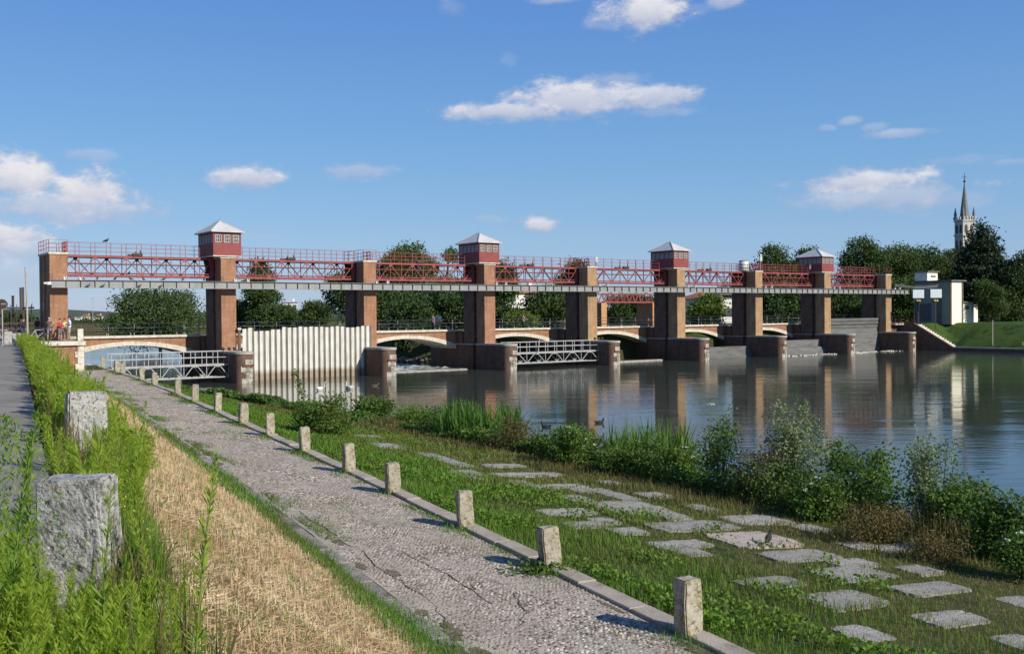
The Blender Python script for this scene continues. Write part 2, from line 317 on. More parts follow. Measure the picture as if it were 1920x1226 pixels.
# ------------------------------------------------------------------ world and sun
SUNH = Vector((.78,-.62,0)).normalized(); SUNEL = R(30)
def build_world():
    w = bpy.data.worlds.new('World'); SC.world = w; w.use_nodes = True; t = w.node_tree; t.nodes.clear(); L = t.links.new
    out = N(t,'ShaderNodeOutputWorld'); bg = N(t,'ShaderNodeBackground'); L(bg.outputs[0], out.inputs[0])
    bg.inputs[1].default_value = .097
    sky = N(t,'ShaderNodeTexSky', sky_type='NISHITA'); sky.sun_disc = False; sky.sun_elevation = SUNEL
    sky.sun_rotation = math.atan2(SUNH.x, SUNH.y); sky.air_density = 1.0; sky.dust_density = .1; sky.ozone_density = 2.0
    tn = N(t,'ShaderNodeMix', data_type='RGBA', blend_type='MULTIPLY'); tn.inputs[0].default_value = 1; L(sky.outputs[0], tn.inputs[6]); tn.inputs[7].default_value = SKYTINT
    hs = N(t,'ShaderNodeHueSaturation'); hs.inputs['Saturation'].default_value = SKYSAT; L(tn.outputs[2], hs.inputs['Color'])
    sz = N(t,'ShaderNodeSeparateXYZ'); L(N(t,'ShaderNodeTexCoord').outputs['Generated'], sz.inputs[0])
    cr = N(t,'ShaderNodeValToRGB'); L(sz.outputs[2], cr.inputs[0]); e = cr.color_ramp.elements
    for i, (p_, c_) in enumerate(SKYRAMP):
        q = e[i] if i < 2 else e.new(p_)
        q.position = p_; q.color = c4(c_)
    sk = N(t,'ShaderNodeVectorMath', operation='SCALE'); L(cr.outputs[0], sk.inputs[0]); sk.inputs['Scale'].default_value = 10
    skm = mix(t, SKYMIX, hs.outputs[0], sk.outputs[0])
    g = N(t,'ShaderNodeTexCoord').outputs['Generated']
    sx = N(t,'ShaderNodeSeparateXYZ'); L(g, sx.inputs[0])
    az = N(t,'ShaderNodeMath', operation='ARCTAN2'); L(sx.outputs[0], az.inputs[0]); L(sx.outputs[1], az.inputs[1])
    el = N(t,'ShaderNodeMath', operation='ARCSINE'); L(sx.outputs[2], el.inputs[0])
    ae = N(t,'ShaderNodeCombineXYZ'); L(az.outputs[0], ae.inputs[0]); L(el.outputs[0], ae.inputs[1])
    mp = N(t,'ShaderNodeMapping'); mp.inputs['Scale'].default_value = (1,1.7,1); L(ae.outputs[0], mp.inputs[0])
    n1 = noise(t, mp.outputs[0], 30, 10, .64); n0 = noise(t, mp.outputs[0], 9, 3, .5)
    nn = N(t,'ShaderNodeMath', operation='MULTIPLY_ADD'); L(n1, nn.inputs[0]); nn.inputs[1].default_value = 2.5; nn.inputs[2].default_value = -1.25
    nb = N(t,'ShaderNodeMath', operation='MULTIPLY_ADD'); L(n0, nb.inputs[0]); nb.inputs[1].default_value = .8; L(nn.outputs[0], nb.inputs[2])
    nf = N(t,'ShaderNodeMath', operation='ADD'); L(nb.outputs[0], nf.inputs[0]); nf.inputs[1].default_value = -.4
    mask = None; lit = None
    for (cx, cy, rx, ry, dens) in CLOUDS:
        d = ray(cx, cy).normalized(); a0 = math.atan2(d.x, d.y); e0 = math.asin(d.z)
        v = N(t,'ShaderNodeVectorMath', operation='SUBTRACT'); L(ae.outputs[0], v.inputs[0]); v.inputs[1].default_value = (a0,e0,0)
        s = N(t,'ShaderNodeVectorMath', operation='MULTIPLY'); L(v.outputs[0], s.inputs[0]); s.inputs[1].default_value = (FPX/rx,FPX/ry,0)
        le = N(t,'ShaderNodeVectorMath', operation='LENGTH'); L(s.outputs[0], le.inputs[0])
        k = N(t,'ShaderNodeMath', operation='SUBTRACT'); L(nf.outputs[0], k.inputs[0]); L(le.outputs['Value'], k.inputs[1])
        r = N(t,'ShaderNodeMapRange', interpolation_type='SMOOTHSTEP'); L(k.outputs[0], r.inputs[0])
        r.inputs[1].default_value = -1.35; r.inputs[2].default_value = -.45; r.inputs[4].default_value = dens
        sy = N(t,'ShaderNodeSeparateXYZ'); L(s.outputs[0], sy.inputs[0])
        h = N(t,'ShaderNodeMapRange'); L(sy.outputs[1], h.inputs[0]); h.inputs[1].default_value = -.9; h.inputs[2].default_value = .55
        hm = N(t,'ShaderNodeMath', operation='MULTIPLY'); L(h.outputs[0], hm.inputs[0]); L(r.outputs[0], hm.inputs[1])
        if mask is None: mask, lit = r.outputs[0], hm.outputs[0]
        else:
            mx = N(t,'ShaderNodeMath', operation='MAXIMUM'); L(mask, mx.inputs[0]); L(r.outputs[0], mx.inputs[1]); mask = mx.outputs[0]
            lx = N(t,'ShaderNodeMath', operation='MAXIMUM'); L(lit, lx.inputs[0]); L(hm.outputs[0], lx.inputs[1]); lit = lx.outputs[0]
    lw = N(t,'ShaderNodeMath', operation='MULTIPLY_ADD', use_clamp=True); L(n1, lw.inputs[0]); lw.inputs[1].default_value = 1.8; lw.inputs[2].default_value = -.9
    ls = N(t,'ShaderNodeMath', operation='ADD', use_clamp=True); L(lit, ls.inputs[0]); L(lw.outputs[0], ls.inputs[1])
    cc = mix(t, ls.outputs[0], (3.9,4.3,5.7), (7.0,7.0,7.4))
    fin = mix(t, mask, skm, cc); L(fin, bg.inputs[0])
    sun = bpy.data.lights.new('sun','SUN'); so = bpy.data.objects.new('sun', sun); COL.objects.link(so)
    sun.energy = SUNE; sun.angle = R(.5); sun.color = (1,.925,.79)
    S = (SUNH*math.cos(SUNEL) + Vector((0,0,math.sin(SUNEL)))); so.rotation_euler = S.to_track_quat('Z','Y').to_euler(); so.location = (30,-30,60)
SKYTINT = (.86,.88,.96,1); SKYSAT = 1.1; SUNE = 4.9; SKYMIX = .75
SKYRAMP = [(0,(.285,.405,.63)),(.07,(.235,.41,.65)),(.15,(.165,.365,.655)),(.28,(.105,.265,.625)),(.5,(.075,.19,.52)),(1,(.04,.12,.38))]
CLOUDS = [(1205,20,70,34,1.0),(1140,42,44,14,.3),(1360,4,36,12,.55),(1040,0,40,9,.5),(1290,18,60,10,.2),
 (940,208,112,17,.85),(1080,186,130,34,.9),(1215,181,85,22,.8),(1160,150,60,14,.4),(1240,210,60,8,.3),
 (45,336,72,42,1),(155,362,76,42,1),(115,385,145,32,.7),(195,388,62,24,.55),(14,442,62,30,1),(40,466,70,20,.6),
 (466,330,55,20,.9),(668,320,62,15,.45),(165,290,48,11,.35),(1012,420,32,15,.95),(915,412,34,9,.25),
 (1618,342,105,22,.85),(1665,366,140,26,.6),(1590,374,90,22,.45),(1800,372,60,18,.3),
 (1595,225,20,8,.5),(1640,238,22,8,.35),(1690,250,56,8,.45),(1550,240,14,6,.3),(1820,298,55,7,.2),(1900,303,40,6,.3),
 (955,112,14,12,.15),(845,15,24,18,.2),(60,520,110,26,.35),(230,575,120,16,.3),(480,445,40,8,.2),(1290,478,30,8,.2)]
SC.view_settings.view_transform = 'Standard'; SC.view_settings.look = 'None'; SC.view_settings.gamma = 1; SC.view_settings.exposure = .22
build_world()
# ------------------------------------------------------------------ dam frame: x along the dam, y away from the camera side, z up
ANG = math.atan2(.5828,.8126); D0 = Vector((-33.31,76.07,0)); WATER = -3.65
DX = Vector((.8126,.5828,0)); DY = Vector((-.5828,.8126,0))
def dam(x, y, z=0): return D0 + DX*x + DY*y + Vector((0,0,z))
def dthing(name, label, cat, x, y, z, group=None): return thing(name, label, cat, dam(x,y,z), ANG, group)

def railing(mb, pts, h, step, rails, w=.05, rw=.04, post_every=True):
    for p, q in zip(pts[:-1], pts[1:]):
        p = Vector(p); q = Vector(q); n = max(1, round((q-p).length/step))
        for k in range(n+1):
            a = p.lerp(q, k/n); mb.bar(a, a+Vector((0,0,h)), w)
        for r_ in rails: mb.bar(p+Vector((0,0,r_)), q+Vector((0,0,r_)), rw, rw)
    return mb

# ------------------------------------------------------------------ piers
PIER = ['red brick pier at the left end of the dam, behind the standing people',
 'red brick pier carrying the leftmost and largest red cabin',
 'red brick pier at the right end of the white sheet pile wall, railing on top',
 'red brick pier carrying the second red cabin from the left',
 'tan brick pier at the right end of the middle footbridge, railing on top',
 'tan brick pier carrying the third red cabin from the left',
 'tan brick pier with the banded white tank at its top',
 'tan brick pier carrying the rightmost, smallest looking cabin',
 'tan brick pier at the right end of the dam beside the bank stairs']
PZ = -1.2
def nose_poly(x0, x1, yc, y1):
    r = (x1-x0)/2; cx = (x0+x1)/2
    return [(x1,y1),(x0,y1)] + [(cx+r*math.cos(PI+PI*k/14), -yc+r*math.sin(PI+PI*k/14)) for k in range(15)]
for i in range(9):
    t = dthing('brick_pier', PIER[i], 'pier', 13*i, 0, WATER, 'brick piers of the dam'); dz = -WATER
    bm_ = M['brick'] if i < 4 else M['brick_tan']
    z0 = (0 if i == 0 else PZ) + dz
    bev(put('front_column', MB().box(-1.25,0,0,1.4,z0,6.42+dz), bm_, t), .015)
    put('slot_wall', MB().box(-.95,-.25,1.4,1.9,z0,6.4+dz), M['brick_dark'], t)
    bev(put('rear_column', MB().box(-1.25,0,1.9,3.75,z0,6.42+dz), M['brick_dark'] if i else bm_, t), .015)  # darker brick puts the shade of the side face into the colour
    put('coping', MB().box(-1.31,.06,-.06,3.81,6.42+dz,6.56+dz), M['stone'], t)
    if i > 0:
        put('plinth', MB().prism(nose_poly(-1.36,.11,3.1,1.4), -2+0, PZ+dz-.16).box(-1.05,-.2,1.4,1.95,-2,PZ+dz-.18).box(-1.36,.15,1.95,10.0,-2,PZ+dz-.16), M['brick_dark'], t)
        bev(put('plinth_coping', MB().prism(nose_poly(-1.43,.18,3.1,1.38), PZ+dz-.16, PZ+dz+.04).box(-1.42,.21,1.97,10.05,PZ+dz-.16,PZ+dz), M['stone_grey'], t), .02)
        q = MB()                                                     # pale stone blocks of the cutwater, several courses
        rr = random.Random(i)
        for c in range(5):
            za = -.6+c*.5; zb_ = za+.48
            a0 = -1.75 - (.22 if c % 2 else 0) + rr.uniform(-.22,.12); a1 = .06+rr.uniform(-.02,.02)
            n = 8; ro = .735+rr.uniform(.015,.045); cx, cy = -.625, -3.1
            arc = [(cx+ro*math.cos(a0+(a1-a0)*k/n), cy+ro*math.sin(a0+(a1-a0)*k/n)) for k in range(n+1)]
            inn = [(cx+.7*math.cos(a0+(a1-a0)*k/n), cy+.7*math.sin(a0+(a1-a0)*k/n)) for k in range(n+1)]
            q.prism(inn[::-1]+arc if False else arc+inn[::-1], za, zb_)
        put('cutwater_stones', q, M['stone_worn'], t)
        q = MB(); n = 10; a0, a1 = -2.0, .1; ro = .735+.09; cx, cy = -.625, -3.1
        arc = [(cx+ro*math.cos(a0+(a1-a0)*k/n), cy+ro*math.sin(a0+(a1-a0)*k/n)) for k in range(n+1)]
        inn = [(cx+.7*math.cos(a0+(a1-a0)*k/n), cy+.7*math.sin(a0+(a1-a0)*k/n)) for k in range(n+1)]
        q.prism(arc+inn[::-1], 1.32, 1.5)
        put('iron_band', q, M['rust'], t)
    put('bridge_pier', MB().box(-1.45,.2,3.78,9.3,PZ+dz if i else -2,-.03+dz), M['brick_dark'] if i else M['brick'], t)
    if i % 2 == 0:
        rl = MB(); zt = 6.56+dz
        railing(rl, [(.03,.03,zt),(-1.27,.03,zt),(-1.27,3.75,zt),(.03,3.75,zt)], .95, .95, (.32,.63,.95), .036, .028)
        put('platform_railing', rl, M['red'], t)
    if i == 0:
        put('plaque', MB().box(-1.275,-1.25,1.9+.3,2.5,2.25+dz,2.85+dz), M['galv'], t)
        put('drainpipe', MB().tube([(-1.33,3.0,dz),(-1.33,3.0,6.3+dz)], .05), M['pole'], t)

# ------------------------------------------------------------------ red cabins on four piers
CAB = ['red gate cabin with white pyramid roof, leftmost and nearest of the four', 'red gate cabin second from the left, in front of the tall trees',
       'red gate cabin third from the left, against the open sky', 'red gate cabin farthest right, its red paint flaking, trees behind']
def make_cabin():
    t = dthing('gate_cabin', CAB[0], 'cabin', 13, 0, 6.56, 'red cabins on the dam')
    x0, x1, y0, y1, h = -1.9, .45, -.12, 3.55, 2.0
    put('floor_slab', MB().box(x0-.05,x1+.05,y0-.06,y1+.05,0,.09), M['stone'], t)
    w = MB()
    w.box(x0,x1,y0,y1,.09,1.12); w.box(x0,x1,y0,y1,1.83,h)                 # below and above the window band
    p = w                                                         # mullion posts of the window band
    for k in range(4):
        xa = x0 + (x1-x0-.16)*k/3
        for yy in (y0+.003, y1-.103): p.box(xa+.002 if k == 0 else xa, xa+.158, yy, yy+.1, 1.118, 1.832)
    for k in range(1,5):
        ya = y0 + (y1-y0-.16)*k/5
        for xx in (x0+.003, x1-.103): p.box(xx, xx+.1, ya, ya+.16, 1.118, 1.832)
    put('wall', w, M['red_wall'], t)
    put('interior', MB().box(x0+.35,x1-.35,y0+.9,y1-.9,1.12,1.83), M['iron'], t)
    e = .24; zr = h+.06; ax, ay = (x0+x1)/2, (y0+y1)/2
    r = MB().add([(x0-e,y0-e,zr),(x1+e,y0-e,zr),(x1+e,y1+e,zr),(x0-e,y1+e,zr),(ax,ay-.25,zr+1.0),(ax,ay+.25,zr+1.0),
                  (x0-e,y0-e,zr-.07),(x1+e,y0-e,zr-.07),(x1+e,y1+e,zr-.07),(x0-e,y1+e,zr-.07)],
                 [(0,1,4),(1,2,5,4),(2,3,5),(3,0,4,5),(0,6,7,1),(1,7,8,2),(2,8,9,3),(3,9,6,0),(6,9,8,7)])
    for a_, b_ in ((0,4),(1,4),(2,5),(3,5)): r.bar(Vector(r.v[a_])+Vector((0,0,.02)), Vector(r.v[b_])+Vector((0,0,.02)), .09, .05)
    put('roof', r, M['roof'], t)
    put('roof_finial', MB().tube([(ax,ay,zr+.98),(ax,ay,zr+1.18)], [.05,.015], 6), M['grey_trim'], t)
    def window(cx, cy, wd, along_x):
        f = MB(); z0, z1 = 1.15, 1.80
        def B(a0, a1, b0, b1, d=.03):
            if along_x: f.box(cx+a0, cx+a1, cy-d, cy+d, b0, b1)
            else: f.box(cx-d, cx+d, cy+a0, cy+a1, b0, b1)
        B(-wd/2,-wd/2+.05,z0,z1); B(wd/2-.05,wd/2,z0,z1); B(-wd/2+.05,wd/2-.05,z0,z0+.05); B(-wd/2+.05,wd/2-.05,z1-.05,z1)
        for k in (1,2): B(-wd/2+wd*k/3-.017,-wd/2+wd*k/3+.017,z0+.05,z1-.05,.022)
        B(-wd/2+.05,wd/2-.05,1.46,1.495,.018)
        fo = put('window', f, M['frame'], t)
        g = MB()
        if along_x: g.box(cx-wd/2+.05,cx+wd/2-.05,cy-.006,cy+.006,z0+.05,z1-.05)
        else: g.box(cx-.006,cx+.006,cy-wd/2+.05,cy+wd/2-.05,z0+.05,z1-.05)
        put('pane', g, M['glass'], fo)
    for k in range(3):
        for yy in (y0+.045, y1-.045): window(x0+.08+(x1-x0-.16)*(k+.5)/3+.0, yy, .52, True)
    for k in range(5):
        for xx in (x0+.045, x1-.045): window(xx, y0+.16+(y1-y0-.16)*(k+.5)/5-.08, .54, False)
    return t
cab = make_cabin()
for k, i in enumerate((1,3,5,7)):
    c = cab if k == 0 else clone(cab)
    c.location = dam(13*i,0,6.56); c['label'] = CAB[k]

# ------------------------------------------------------------------ red lattice walkways
BAY = ['between the left end pier and the leftmost cabin','right of the leftmost cabin, above the white sheet piles','left of the second cabin, with tall trees behind it',
  'right of the second cabin, above the middle footbridge','left of the third cabin','right of the third cabin, ending at the white tank',
  'between the white tank and the rightmost cabin','right of the rightmost cabin, at the far end of the dam']
def make_walkway():
    t = dthing('lattice_walkway', 'x', 'walkway', 0, 0, 4.86, 'red lattice walkways of the dam')
    x0, x1, n = .03, 11.72, 10; st = (x1-x0)/n
    def lattice(y, ph):
        b = MB()
        b.bar((x0,y,.07),(x1,y,.07),.13,.15); b.bar((x0,y,1.54),(x1,y,1.54),.13,.14); b.bar((x0+.3,y,1.02),(x1-.3,y,1.02),.04,.05)
        b.bar((x0,y,.27),(x1,y,.30),.05,.05)
        for k in range(n+1):
            x = x0+st*k; b.bar((x,y,.14),(x,y,1.47),.055,.055)
            if k < n:
                za, zb_ = (1.47,.16) if (k+ph) % 2 == 0 else (.16,1.47)
                b.bar((x,y+.04,za),(x+st,y+.04,zb_),.07,.06)
            if 0 < k < n:                                            # gusset plates
                zc = .2 if (k+ph) % 2 else 1.4
                b.box(x-.15,x+.15,y-.05,y-.035,zc-.10,zc+.10)
        return b
    put('front_truss', lattice(1.65,0), M['red'], t); put('rear_truss', lattice(2.95,1), M['red'], t)
    for y in (1.62,2.92):
        e = MB(); e.xzprism([(x0-.03,1.5),(x0+.42,1.5),(x0+.22,.75),(x0+.42,.0),(x0-.03,.0)], y, y+.06)
        put('end_plate', e, M['red'], t); e = MB(); e.xzprism([(x1+.03,1.5),(x1+.03,0),(x1-.42,0),(x1-.22,.75),(x1-.42,1.5)], y, y+.06)
        put('end_plate', e, M['red'], t)
    d = MB()
    for k in range(n+1): d.bar((x0+st*k,1.7,1.5),(x0+st*k,2.9,1.5),.08,.1); d.bar((x0+st*k,1.7,.07),(x0+st*k,2.9,.07),.07,.07)
    d.box(x0-.05,x1+.05,1.58,3.02,1.612,1.65)
    put('deck', d, M['red'], t)
    r1 = MB(); r2 = MB()
    railing(r1, [(x0,1.62,1.65),(x1,1.62,1.65)], .98, st, (.32,.65,.98), .036, .026)
    railing(r2, [(x0,2.98,1.65),(x1,2.98,1.65)], .98, st, (.32,.65,.98), .036, .026)
    put('railing', r1, M['red'], t); put('railing', r2, M['red'], t)
    g = MB(); railing(g, [(x0+.25,1.64,1.65),(x0+.25,2.96,1.65)], .95, .66, (.3,.62,.95), .09, .05)
    put('gate', g, M['red'], t)
    k_ = MB()
    for s in (1.62,2.92): k_.box(5.2,5.95,s-.12,s+.22,1.66,1.86); k_.tube([(5.8,s,1.8),(5.8,s,2.1)],.05,6)
    put('hoist', k_, M['iron'], t)
    return t
wk = make_walkway()
for i in range(8):
    w_ = wk if i == 0 else clone(wk)
    w_.location = dam(13*i,0,4.86); w_['label'] = 'red lattice walkway truss '+BAY[i]

# ------------------------------------------------------------------ grey beam along the front
t = dthing('crane_beam', 'long grey steel beam with stiffeners running along the front of all nine piers', 'beam', 0, -.72, 3.9)
b = MB(); xa, xb = -1.3, 106.9
b.box(xa,xb,-.16,.16,0,.03); b.box(xa,xb,-.16,.16,.57,.60); put('flange', b, M['steel'], t)
put('web', MB().box(xa+.01,xb-.01,-.008,.008,.03,.57), M['steel'], t)
b = MB(); x = xa+.02
while x < xb: b.box(x-.012,x+.012,-.14,.14,.031,.569); x += 1.02
put('stiffener', b, M['grey_trim'], t)
put('end_stop', MB().box(xa-.28,xa,-.14,.14,.22,.42).tube([(xa-.3,-.0,.32),(xa-.5,0,.32)],.09,8), M['white'], t)
for i in range(9):
    for dx in (-.35,.75):
        c = MB(); x = 13*i+dx
        c.box(x-.1,x+.1,-.12,.64,.602,.66); c.box(x-.1,x-.06,-.14,-.02,.66,.86); c.box(x+.06,x+.1,-.14,-.02,.66,.86); c.box(x-.1,x+.1,-.02,.06,.66,.8)
        put('bracket', c, M['white'], t)

# ------------------------------------------------------------------ bridge of arches
ARL = ['low bridge arch at the left end, over open blue water','low bridge arch mostly hidden behind the white sheet piles','low bridge arch with white water and a tree trunk seen under it',
  'low bridge arch behind the middle footbridge','low bridge arch just left of the third cabin pier','low bridge arch with the grey rake machine on its deck','low bridge arch right of the white tank pier','low bridge arch behind the large grey gate at the right end']
def make_arch():
    t = dthing('arch_span', 'x', 'bridge', 0, 4.9, 0, 'arched bridge spans of the dam')
    xa, xb = .2, 11.55; cx = (xa+xb)/2; hs = (xb-xa)/2; n = 28
    def arc(rise, spring):
        rr = (hs*hs+rise*rise)/(2*rise); zc = spring+rise-rr
        return [(cx+x, zc+math.sqrt(rr*rr-x*x)) for x in [hs*(-1+2*k/n) for k in range(n+1)]]
    lo = arc(1.12,-1.78); hi = arc(.98,-1.30)
    ring = MB(); sp = MB()
    for k in range(n):
        gap = .012 if k % 2 else 0
        a, b_, c, d = lo[k], lo[k+1], hi[k+1], hi[k]
        ring.xzprism([(a[0]+gap,a[1]),b_,c,(d[0]+gap,d[1])], -.06, 4.4)
        sp.xzprism([(d[0],d[1]+.002),(c[0],c[1]+.002),(c[0],-.035),(d[0],-.035)], 0, 4.35)
    put('arch_ring', ring, M['stone'], t); put('spandrel', sp, M['brick'], t)
    put('string_course', MB().box(.16,13-1.41,-.2,.25,-.03,.17), M['stone'], t)
    put('deck_slab', MB().box(-1.45,11.55,.25,4.45,-.029,.03), M['asphalt'], t)
    r = MB(); railing(r, [(.2,.1,.17),(11.55,.1,.17)], .98, 2.02, (.33,.66,.98), .055, .04); put('railing', r, M['rail'], t)
    r = MB(); railing(r, [(-1.3,4.3,.03),(11.6,4.3,.03)], 1.1, 2.15, (.37,.74,1.1), .055, .04); put('railing', r, M['rail'], t)
    return t
ar = make_arch()
for i in range(8):
    a_ = ar if i == 0 else clone(ar)
    a_.location = dam(13*i,4.9,0); a_['label'] = ARL[i]

# ------------------------------------------------------------------ white sheet piles in the second bay
t = dthing('sheet_pile_wall', 'tall white corrugated sheet pile wall closing the second bay', 'sheet pile wall', 13.4, -.3, WATER)
prof = []; x = 0; L_ = 11.9; pit = L_/24
for k in range(24):
    prof += [(x,0),(x+pit*.56,0),(x+pit*.70,.30),(x+pit*.86,.30)]; x += pit
prof.append((L_,0)); v = []; f = []
rr = random.Random(3)
tops = [4.35+ (0 if k else -.05) + rr.uniform(-.05,.05) - (.28 if k in (2,3,4) else .12 if k in (5,6,19,20) else 0) for k in range(24)]
q = MB()
for j in range(len(prof)-1):
    k = min(23, j//4); zt = tops[k]
    a, b_ = prof[j], prof[j+1]
    q.add([(a[0],a[1],-2),(b_[0],b_[1],-2),(b_[0],b_[1],zt),(a[0],a[1],zt),(a[0],a[1]+.012,-2),(b_[0],b_[1]+.012,-2),(b_[0],b_[1]+.012,zt),(a[0],a[1]+.012,zt)],
          [(0,1,2,3),(7,6,5,4),(3,2,6,7)])
put('sheet_piles', q, M['sheet'], t)
g = MB()
for k in range(4): g.box(.1,L_-.1,.34,.44,.3+k*1.05,.5+k*1.05)
put('waler', g, M['steel'], t)
t = dthing('gauge_post', 'short dark post with a white cap left of the white sheet piles', 'post', 13.12, -.25, PZ)
put('post', MB().box(-.1,.1,-.1,.1,0,1.75), M['brick_dark'], t); put('cap', MB().box(-.14,.14,-.14,.14,1.75,1.93), M['stone'], t)

# ------------------------------------------------------------------ service footbridges
def footbridge(x0, x1, y, label):
    t = dthing('service_footbridge', label, 'footbridge', x0, y, WATER, 'grey service footbridges'); L_ = x1-x0; n = 5; st = L_/n
    for yy in (0,1.1):
        tr = MB(); tr.bar((0,yy,.5),(L_,yy,.5),.09,.09)
        for k in range(n):
            a = st*k
            tr.bar((a,yy,.5),(a+st*.38,yy,1.36),.06,.06); tr.bar((a+st*.38,yy,1.36),(a+st*.62,yy,1.36),.06,.06); tr.bar((a+st*.62,yy,1.36),(a+st,yy,.5),.06,.06)
            tr.bar((a,yy,.5),(a,yy,1.36),.05,.05)
        tr.bar((L_,yy,.5),(L_,yy,1.36),.05,.05)
        put('truss', tr, M['galv'], t)
        r = MB(); railing(r, [(0,yy,1.56),(L_,yy,1.56)], 1.0, st/2, (.52,1.0), .05, .05); put('railing', r, M['galv'], t)
    put('deck', MB().box(0,L_,-.06,1.16,1.41,1.56), M['galv'], t)
    f_ = MB()                                                        # light fittings at the far post
    for dx in (-.45,.05,.5): f_.ball((L_+dx,.0,2.72),(.16,.14,.14),8,5); f_.bar((L_+dx,0,2.56),(L_+dx,0,2.7),.05)
    put('lamp', f_, M['iron'], t)
    return t
footbridge(2.6, 11.62, -1.9, 'grey steel footbridge running from the towpath to the leftmost cabin pier')
footbridge(39.15, 50.6, -1.8, 'grey steel footbridge in the middle bay between two rounded cutwaters')
t = dthing('timber_pole', 'thin grey pole leaning against the middle footbridge', 'pole', 42.6, -2.1, WATER)
put('pole', MB().tube([(0,0,1.5),(.25,.05,3.0)],.045,6), M['galv'], t)

# ------------------------------------------------------------------ sluice gates
def gate(label, x0, x1, y, prof):
    t = dthing('sluice_gate', label, 'gate', x0, y, WATER, 'grey sluice gates'); q = MB(); n = len(prof)
    L_ = x1-x0; P = [(a,b_) for a, b_ in prof] + [(.6,prof[-1][1]),(.6,-1)]
    m_ = len(P); vs = [(0,a,b_) for a,b_ in P]+[(L_,a,b_) for a,b_ in P]
    q.add(vs, [tuple(range(m_))[::-1], tuple(range(m_,2*m_))]+[(k,(k+1)%m_,m_+(k+1)%m_,m_+k)[::-1] for k in range(m_)])
    put('gate_leaf', q, M['boards'], t); return t
gate('low stepped grey sluice gate right of the third cabin pier', 65.15, 76.6, 1.0, [(-.55,-1),(-.55,.25),(-.42,.28),(-.42,.55),(-.30,.58),(-.30,.85),(-.18,.88),(-.18,1.22),(0,1.25)])
gate('half raised grey sluice gate with flared apron right of the white tank pier', 78.15, 89.6, .6, [(-1.1,-1),(-1.0,.45),(-.75,.85),(-.2,.95),(-.1,1.75)])
gate('large grey sluice gate raised high in the last bay at the right', 91.15, 102.6, 1.2, [(-.5,-1),(-.3,.6),(-.08,2.4),(0,3.1),(-.12,3.13),(-.12,3.4),(-.04,3.43),(-.2,3.6),(-.2,3.85),(-.1,3.9),(-.22,4.05),(-.22,4.35)])
for k in range(3):
    z = .0
t = dthing('weir_sill', 'pale concrete weir sill just above the water, left of the third cabin pier', 'sill', 52.2, 1.2, WATER)
put('sill', MB().box(0,10.1,-.3,.3,-.6,.12), M['stone_grey'], t)
t = dthing('weir_sill', 'pale concrete weir sill under the arch with the white water', 'sill', 26.2, 1.2, WATER)
put('sill', MB().box(0,10.1,-.3,.3,-.6,.08), M['stone_grey'], t)

# ------------------------------------------------------------------ things on the pier tops
t = dthing('banded_tank', 'white tank with grey bands on a pier top between the third and last cabins', 'tank', 78-1.35, 1.7, 6.56)
put('drum', MB().tube([(0,0,0),(0,0,.06),(0,0,.1),(0,0,1.18),(0,0,1.22)],[.5,.55,.58,.58,.5],16), M['white'], t, True)
put('band', MB().tube([(0,0,.35),(0,0,.42)],.6,16).tube([(0,0,.75),(0,0,.82)],.6,16), M['grey_trim'], t); put('lid', MB().tube([(0,0,1.2),(0,0,1.3)],[.6,.5],16), M['grey_trim'], t)
def white_box(label, x, y, z, h0, h1):
    t = dthing('switch_box', label, 'box', x, y, z, 'white boxes on the dam railings')
    put('post', MB().bar((0,0,0),(0,0,h1),.05), M['galv'], t); bev(put('case', MB().box(-.17,.17,-.14,-.03,h0,h1), M['white'], t), .02); put('louvre', MB().box(-.09,.09,-.155,-.14,h0+.1,h0+.16).box(-.09,.09,-.155,-.14,h1-.25,h1-.15), M['grey_trim'], t)
white_box('small white box on the pier top railing, right of the second cabin bay', 52-.15, -.05, 6.56, .45, .95)
white_box('tall white box on a post just right of the white tank', 78+.35, .6, 6.56, 1.15, 2.0)
white_box('small white box on the walkway railing left of the rightmost cabin', 91-2.2, 1.5, 6.51, .5, 1.15)

# ------------------------------------------------------------------ lock portal behind the dam
t = dthing('lock_portal', 'orange brick portal with a red lattice lintel seen behind the fifth arch', 'portal', 69.8, 20, -2)
for xx in (0,9.2):
    bev(put('column', MB().box(xx,xx+.95,0,3.2,-1,5.0), pmat('orange_brick',(.50,.27,.13),(.42,.22,.11),1.5,.9,.3,16) if xx == 0 else bpy.data.materials['orange_brick'], t), .02)
b = MB()
for yy in (.3,2.6):
    b.bar((.5,yy,5.1),(9.6,yy,5.1),.25,.22); b.bar((.5,yy,6.2),(9.6,yy,6.2),.2,.18)
    for k in range(8): b.bar((.6+k*1.12,yy,5.1),(.6+k*1.12+.56,yy,6.2),.1,.08); b.bar((.6+k*1.12+.56,yy,6.2),(.6+k*1.12+1.12,yy,5.1),.1,.08)
put('lattice_lintel', b, M['red'], t)
t = dthing('rake_machine', 'grey inclined trash rake machine standing on the bridge deck', 'machine', 67.2, 7.0, .03)
b = MB()
for yy in (0,.8): b.bar((.4,yy,2.1),(4.0,yy,1.25),.09,.16); b.bar((3.9,yy,1.3),(3.9,yy,0),.09); b.bar((.5,yy,2.1),(.5,yy,0),.09); b.bar((3.4,yy,1.4),(2.8,yy,0),.06); b.bar((.5,yy,.9),(1.2,yy,1.9),.06)
for k in range(7): b.bar((.5+k*.58,0,2.1-k*.137),(.5+k*.58,.8,2.1-k*.137),.06)
put('frame', b, M['galv'], t); put('motor', MB().tube([(2.3,.1,.2),(2.3,.1,.75)],.2,10).tube([(2.3,.1,.75),(2.3,.1,.85)],.25,10), M['white'], t)
t = dthing('lattice_gate', 'small red lattice panel under the arch right of the third cabin pier', 'gate', 67.6, 3.4, WATER)
